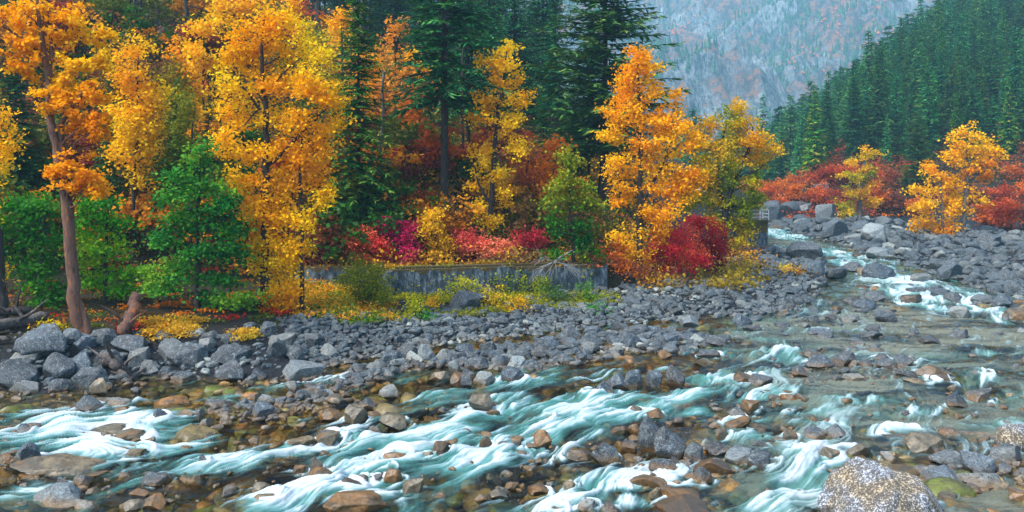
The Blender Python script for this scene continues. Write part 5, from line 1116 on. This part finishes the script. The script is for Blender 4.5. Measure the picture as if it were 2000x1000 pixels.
# ------------------------------------------------------------------ concrete wall, pier, logs, car
import bmesh
def box(bm, a, b, u, v0, v1, th):
    """vertical slab from a to b (xy), z v0..v1, thickness th towards the back"""
    a = Vector((*a, 0)); b = Vector((*b, 0)); n = (b - a).normalized().cross(Vector((0, 0, 1))) * -1 * th
    vs = [bm.verts.new(p) for p in (a + Vector((0, 0, v0)), b + Vector((0, 0, v0)), b + n + Vector((0, 0, v0)), a + n + Vector((0, 0, v0)), a + Vector((0, 0, v1)), b + Vector((0, 0, v1)), b + n + Vector((0, 0, v1)), a + n + Vector((0, 0, v1)))]
    for f in ((0, 1, 5, 4), (1, 2, 6, 5), (2, 3, 7, 6), (3, 0, 4, 7), (4, 5, 6, 7), (3, 2, 1, 0)): bm.faces.new([vs[i] for i in f])
def bmesh_obj(name, bm, mat, parent=None, loc=(0, 0, 0), bev=.02, **kw):
    if bev: bmesh.ops.bevel(bm, geom=list(bm.edges), offset=bev, segments=1, affect='EDGES')
    bmesh.ops.recalc_face_normals(bm, faces=bm.faces)
    me = bpy.data.meshes.new(name); bm.to_mesh(me); bm.free(); me.materials.append(mat); return link(name, me, parent, loc, **kw)
wl = thing('retaining_wall', (-1, 45.8, .6), 'long weathered blue grey concrete wall with mossy top behind the stony bank', 'wall')
def wp(name, a, b, v0, v1, th, mat=M_CONC, bev=.02):
    bm = bmesh.new(); box(bm, (a[0] + 1, a[1] - 45.8), (b[0] + 1, b[1] - 45.8), 0, v0 - .6, v1 - .6, th); return bmesh_obj(name, bm, mat, wl, bev=bev)
wp('wall_panel', (-6.2, 44.35), (1.2, 46.2), -.3, 2.02, .42); wp('wall_panel', (1.21, 46.2), (5.3, 47.25), -.3, 1.99, .42)
wp('pillar', (-7.0, 43.95), (-6.21, 43.95), -.3, 1.96, .9); wp('wall_panel', (-11.6, 45.7), (-7.01, 45.7), -.3, 2.03, .4)
wp('ledge', (-10.7, 45.1), (-7.02, 45.1), -.3, 1.12, .6); wp('coping', (-6.1, 44.62), (5.2, 47.43), 2.03, 2.14, .3); wp('post', (-6.75, 44.1), (-6.62, 44.1), 1.96, 2.42, .12, M_CONC, .01)
pr_ = thing('bridge_pier', (22.3, 76, .3), 'dark concrete pier with a white railing behind the yellow green cottonwood', 'pier')
bm = bmesh.new(); box(bm, (-4, -.2), (.6, .2), 0, -1, 2.45, 2.2); bmesh_obj('pier_wall', bm, M_CONC, pr_, bev=.03)
bm = bmesh.new(); box(bm, (-4.1, -.32), (.72, .08), 0, 2.455, 2.62, 2.4); bmesh_obj('deck', bm, M_CONC, pr_, bev=.02)
M_RAIL = flat_material('pale_rail_metal', (.55, .58, .6))
V, Q = tubes([(np.array([[x, y0, 2.6], [x, y0, 3.5]]), np.array([.035, .035])) for x, y0 in ((.6, .0), (-.2, -.07), (-1.0, -.14), (-2, -.2), (-3, -.28), (.6, 1.8))] + [(np.array([[-4, -.36, z], [.6, 0, z], [.6, 1.8, z]]), np.array([.03, .03, .03])) for z in (2.85, 3.15, 3.48)], 6)
link('railing', mesh_np('railing', V, Q, None, True, M_RAIL), pr_)

def log(name, a, b, r0, r1, label, mat=M_WOOD, seed=0, snags=3, cat='log'):
    r = np.random.default_rng(seed); A = np.array(a, float); B = np.array(b, float); P = resample([A - A, B - A], 10, r, .05 * r0 * 6); rad = np.linspace(r0, r1, 10) * r.uniform(.88, 1.1, 10)
    paths = [(P, rad)]
    for k in range(snags):
        q = P[r.integers(2, 9)]; d = r.normal(size=3); d[2] = abs(d[2]); d /= np.linalg.norm(d); l = r.uniform(.4, 1.0) * 6 * r0
        paths.append((np.array([q, q + d * l * .5 + r.normal(size=3) * .05, q + d * l]), np.array([r0 * .3, r0 * .2, r0 * .05])))
    V, Q = tubes(paths, 10)
    sides = 10; capf = np.array([list(range(sides))[::-1]]); cap2 = np.array([list(range(9 * sides, 10 * sides))])
    return link(name, mesh_np(name, V, Q + [capf, cap2], None, True, mat), None, tuple(A), label, cat)
def hp(px, py, dz=0): x, y, z = hit(px, py); return (x, y, z + dz)
log('fallen_log', hp(-40, 660, .25), hp(92, 636, .3), .26, .18, 'long grey driftwood log lying behind the leftmost boulders', seed=1)
log('fallen_log', hp(-30, 640, .55), hp(60, 634, .5), .2, .14, 'upper dark driftwood log on the pile at the left edge', M_BARK, 2, 4)
log('fallen_log', hp(-30, 678, .2), hp(18, 672, .2), .13, .1, 'short pale log end at the far left edge', seed=3, snags=0)
log('broken_trunk', hp(240, 664, .1), (hp(252, 650)[0] + .1, hp(252, 650)[1] + .5, 2.5), .22, .2, 'leaning broken reddish trunk among the orange ground leaves', M_BARK_RED, 4, 2)
log('driftwood', hp(210, 722, .35), hp(262, 745, .1), .26, .08, 'twisted weathered driftwood stump wedged among the left boulders', seed=5, snags=6)
log('fallen_log', hp(305, 78, .3), hp(325, 66, .3), .22, .18, 'fallen pale log high on the left slope', seed=6)
log('fallen_log', hp(765, 388, .4), hp(800, 398, .4), .16, .12, 'grey fallen log on the slope left of the tall conifer trunk', seed=7)
log('fallen_log', hp(858, 398, .4), hp(910, 408, .4), .2, .16, 'dark fallen log right of the tall conifer trunk', M_BARK, 8)
log('broken_trunk', (hp(385, 330)[0], hp(385, 330)[1], hp(385, 330)[2] - .2), (hp(385, 330)[0] - .3, hp(385, 330)[1], H - (250 - HZ) / F * hp(385, 330)[1]), .2, .17, 'pale broken snag above the emerald maple', M_BARK_PALE, 9, 3)
# bleached branch hanging over the wall
r = np.random.default_rng(77); o0 = np.array([2.3, 46.2, 2.25]); paths = []
for k in range(16):
    a = r.uniform(-1, 1); d = np.array([a * 1.6, -.5 - r.random() * .3, -r.random() * 1.3 + .25]); p1 = d * .5 + [0, -.1, .25]
    paths.append((np.array([[0, 0, 0], p1, d]), np.array([.018, .012, .005])))
    for j in range(3): e = r.normal(size=3) * .35; paths.append((np.array([p1, p1 + e * .6 + (d - p1) * .4, p1 + e + (d - p1) * .6]), np.array([.009, .006, .003])))
paths.append((np.array([[1.2, 1.0, .6], [.3, .3, .2], [0, 0, 0]]), np.array([.05, .04, .03])))
V, Q = tubes(paths, 5); M_BLEACH = bark_material('bleached_wood', (.2, .21, .22), (.36, .37, .38), 8, 1)
link('dead_branch', mesh_np('dead_branch', V, Q, None, True, M_BLEACH), None, tuple(o0), 'bleached dead branch hanging over the concrete wall', 'branch')
# a parked car seen through the leaves beyond the orange cottonwood
M_CARP = flat_material('white_car_paint', (.75, .77, .8), .3); M_CARG = flat_material('dark_car_glass', (.02, .03, .05), .1); M_TYRE = flat_material('rubber', (.02, .02, .02), .8)
cy = 92; cx = (1338 - 1000) / F * cy; cz = H - (384 - HZ) / F * cy
car = thing('parked_car', (cx, cy, cz), 'white parked car glimpsed between the orange and the yellow green cottonwoods', 'car')
def prism(pts, y0, y1):
    bm = bmesh.new(); A = [bm.verts.new((x, y0, z)) for x, z in pts]; B = [bm.verts.new((x, y1, z)) for x, z in pts]; n = len(pts)
    bm.faces.new(A[::-1]); bm.faces.new(B)
    for i in range(n): bm.faces.new((A[i], A[(i + 1) % n], B[(i + 1) % n], B[i]))
    return bm
bmesh_obj('body', prism([(-2.2, .3), (2.2, .3), (2.25, .75), (2.0, .95), (1.2, 1.0), (.6, 1.5), (-1.4, 1.52), (-2.0, 1.0), (-2.25, .9)], -.85, .85), M_CARP, car, bev=.05)
bmesh_obj('window', prism([(1.0, 1.02), (.5, 1.42), (-1.3, 1.43), (-1.75, 1.02)], -.875, -.86), M_CARG, car, bev=0)
for wx in (-1.4, 1.4):
    V, Q = tubes([(np.array([[0, -.9, 0], [0, -.68, 0]]), np.array([.32, .32]))], 18); wh = link('wheel', mesh_np('wheel', V, Q + [np.array([list(range(18))]), np.array([list(range(18, 36))])], None, False, M_TYRE), car, (wx, 0, .32))
mound = hit(1350, 400)

# ------------------------------------------------------------------ haze
bm = bmesh.new(); bmesh.ops.create_cube(bm, size=1)
me = bpy.data.meshes.new('haze'); bm.to_mesh(me); bm.free()
hz = link('haze', me, None, (500, 1000, 330), kind='stuff', label='pale blue autumn haze in the valley air', cat='haze'); hz.scale = (9000, 3300, 720)
m, t, out = newmat('haze_air'); pv = N(t, 'ShaderNodeVolumePrincipled'); pv.inputs['Color'].default_value = (.40, .78, 1, 1); pv.inputs['Density'].default_value = .0005; pv.inputs['Anisotropy'].default_value = .2
L(t, pv.outputs[0], out.inputs['Volume']); me.materials.append(m)
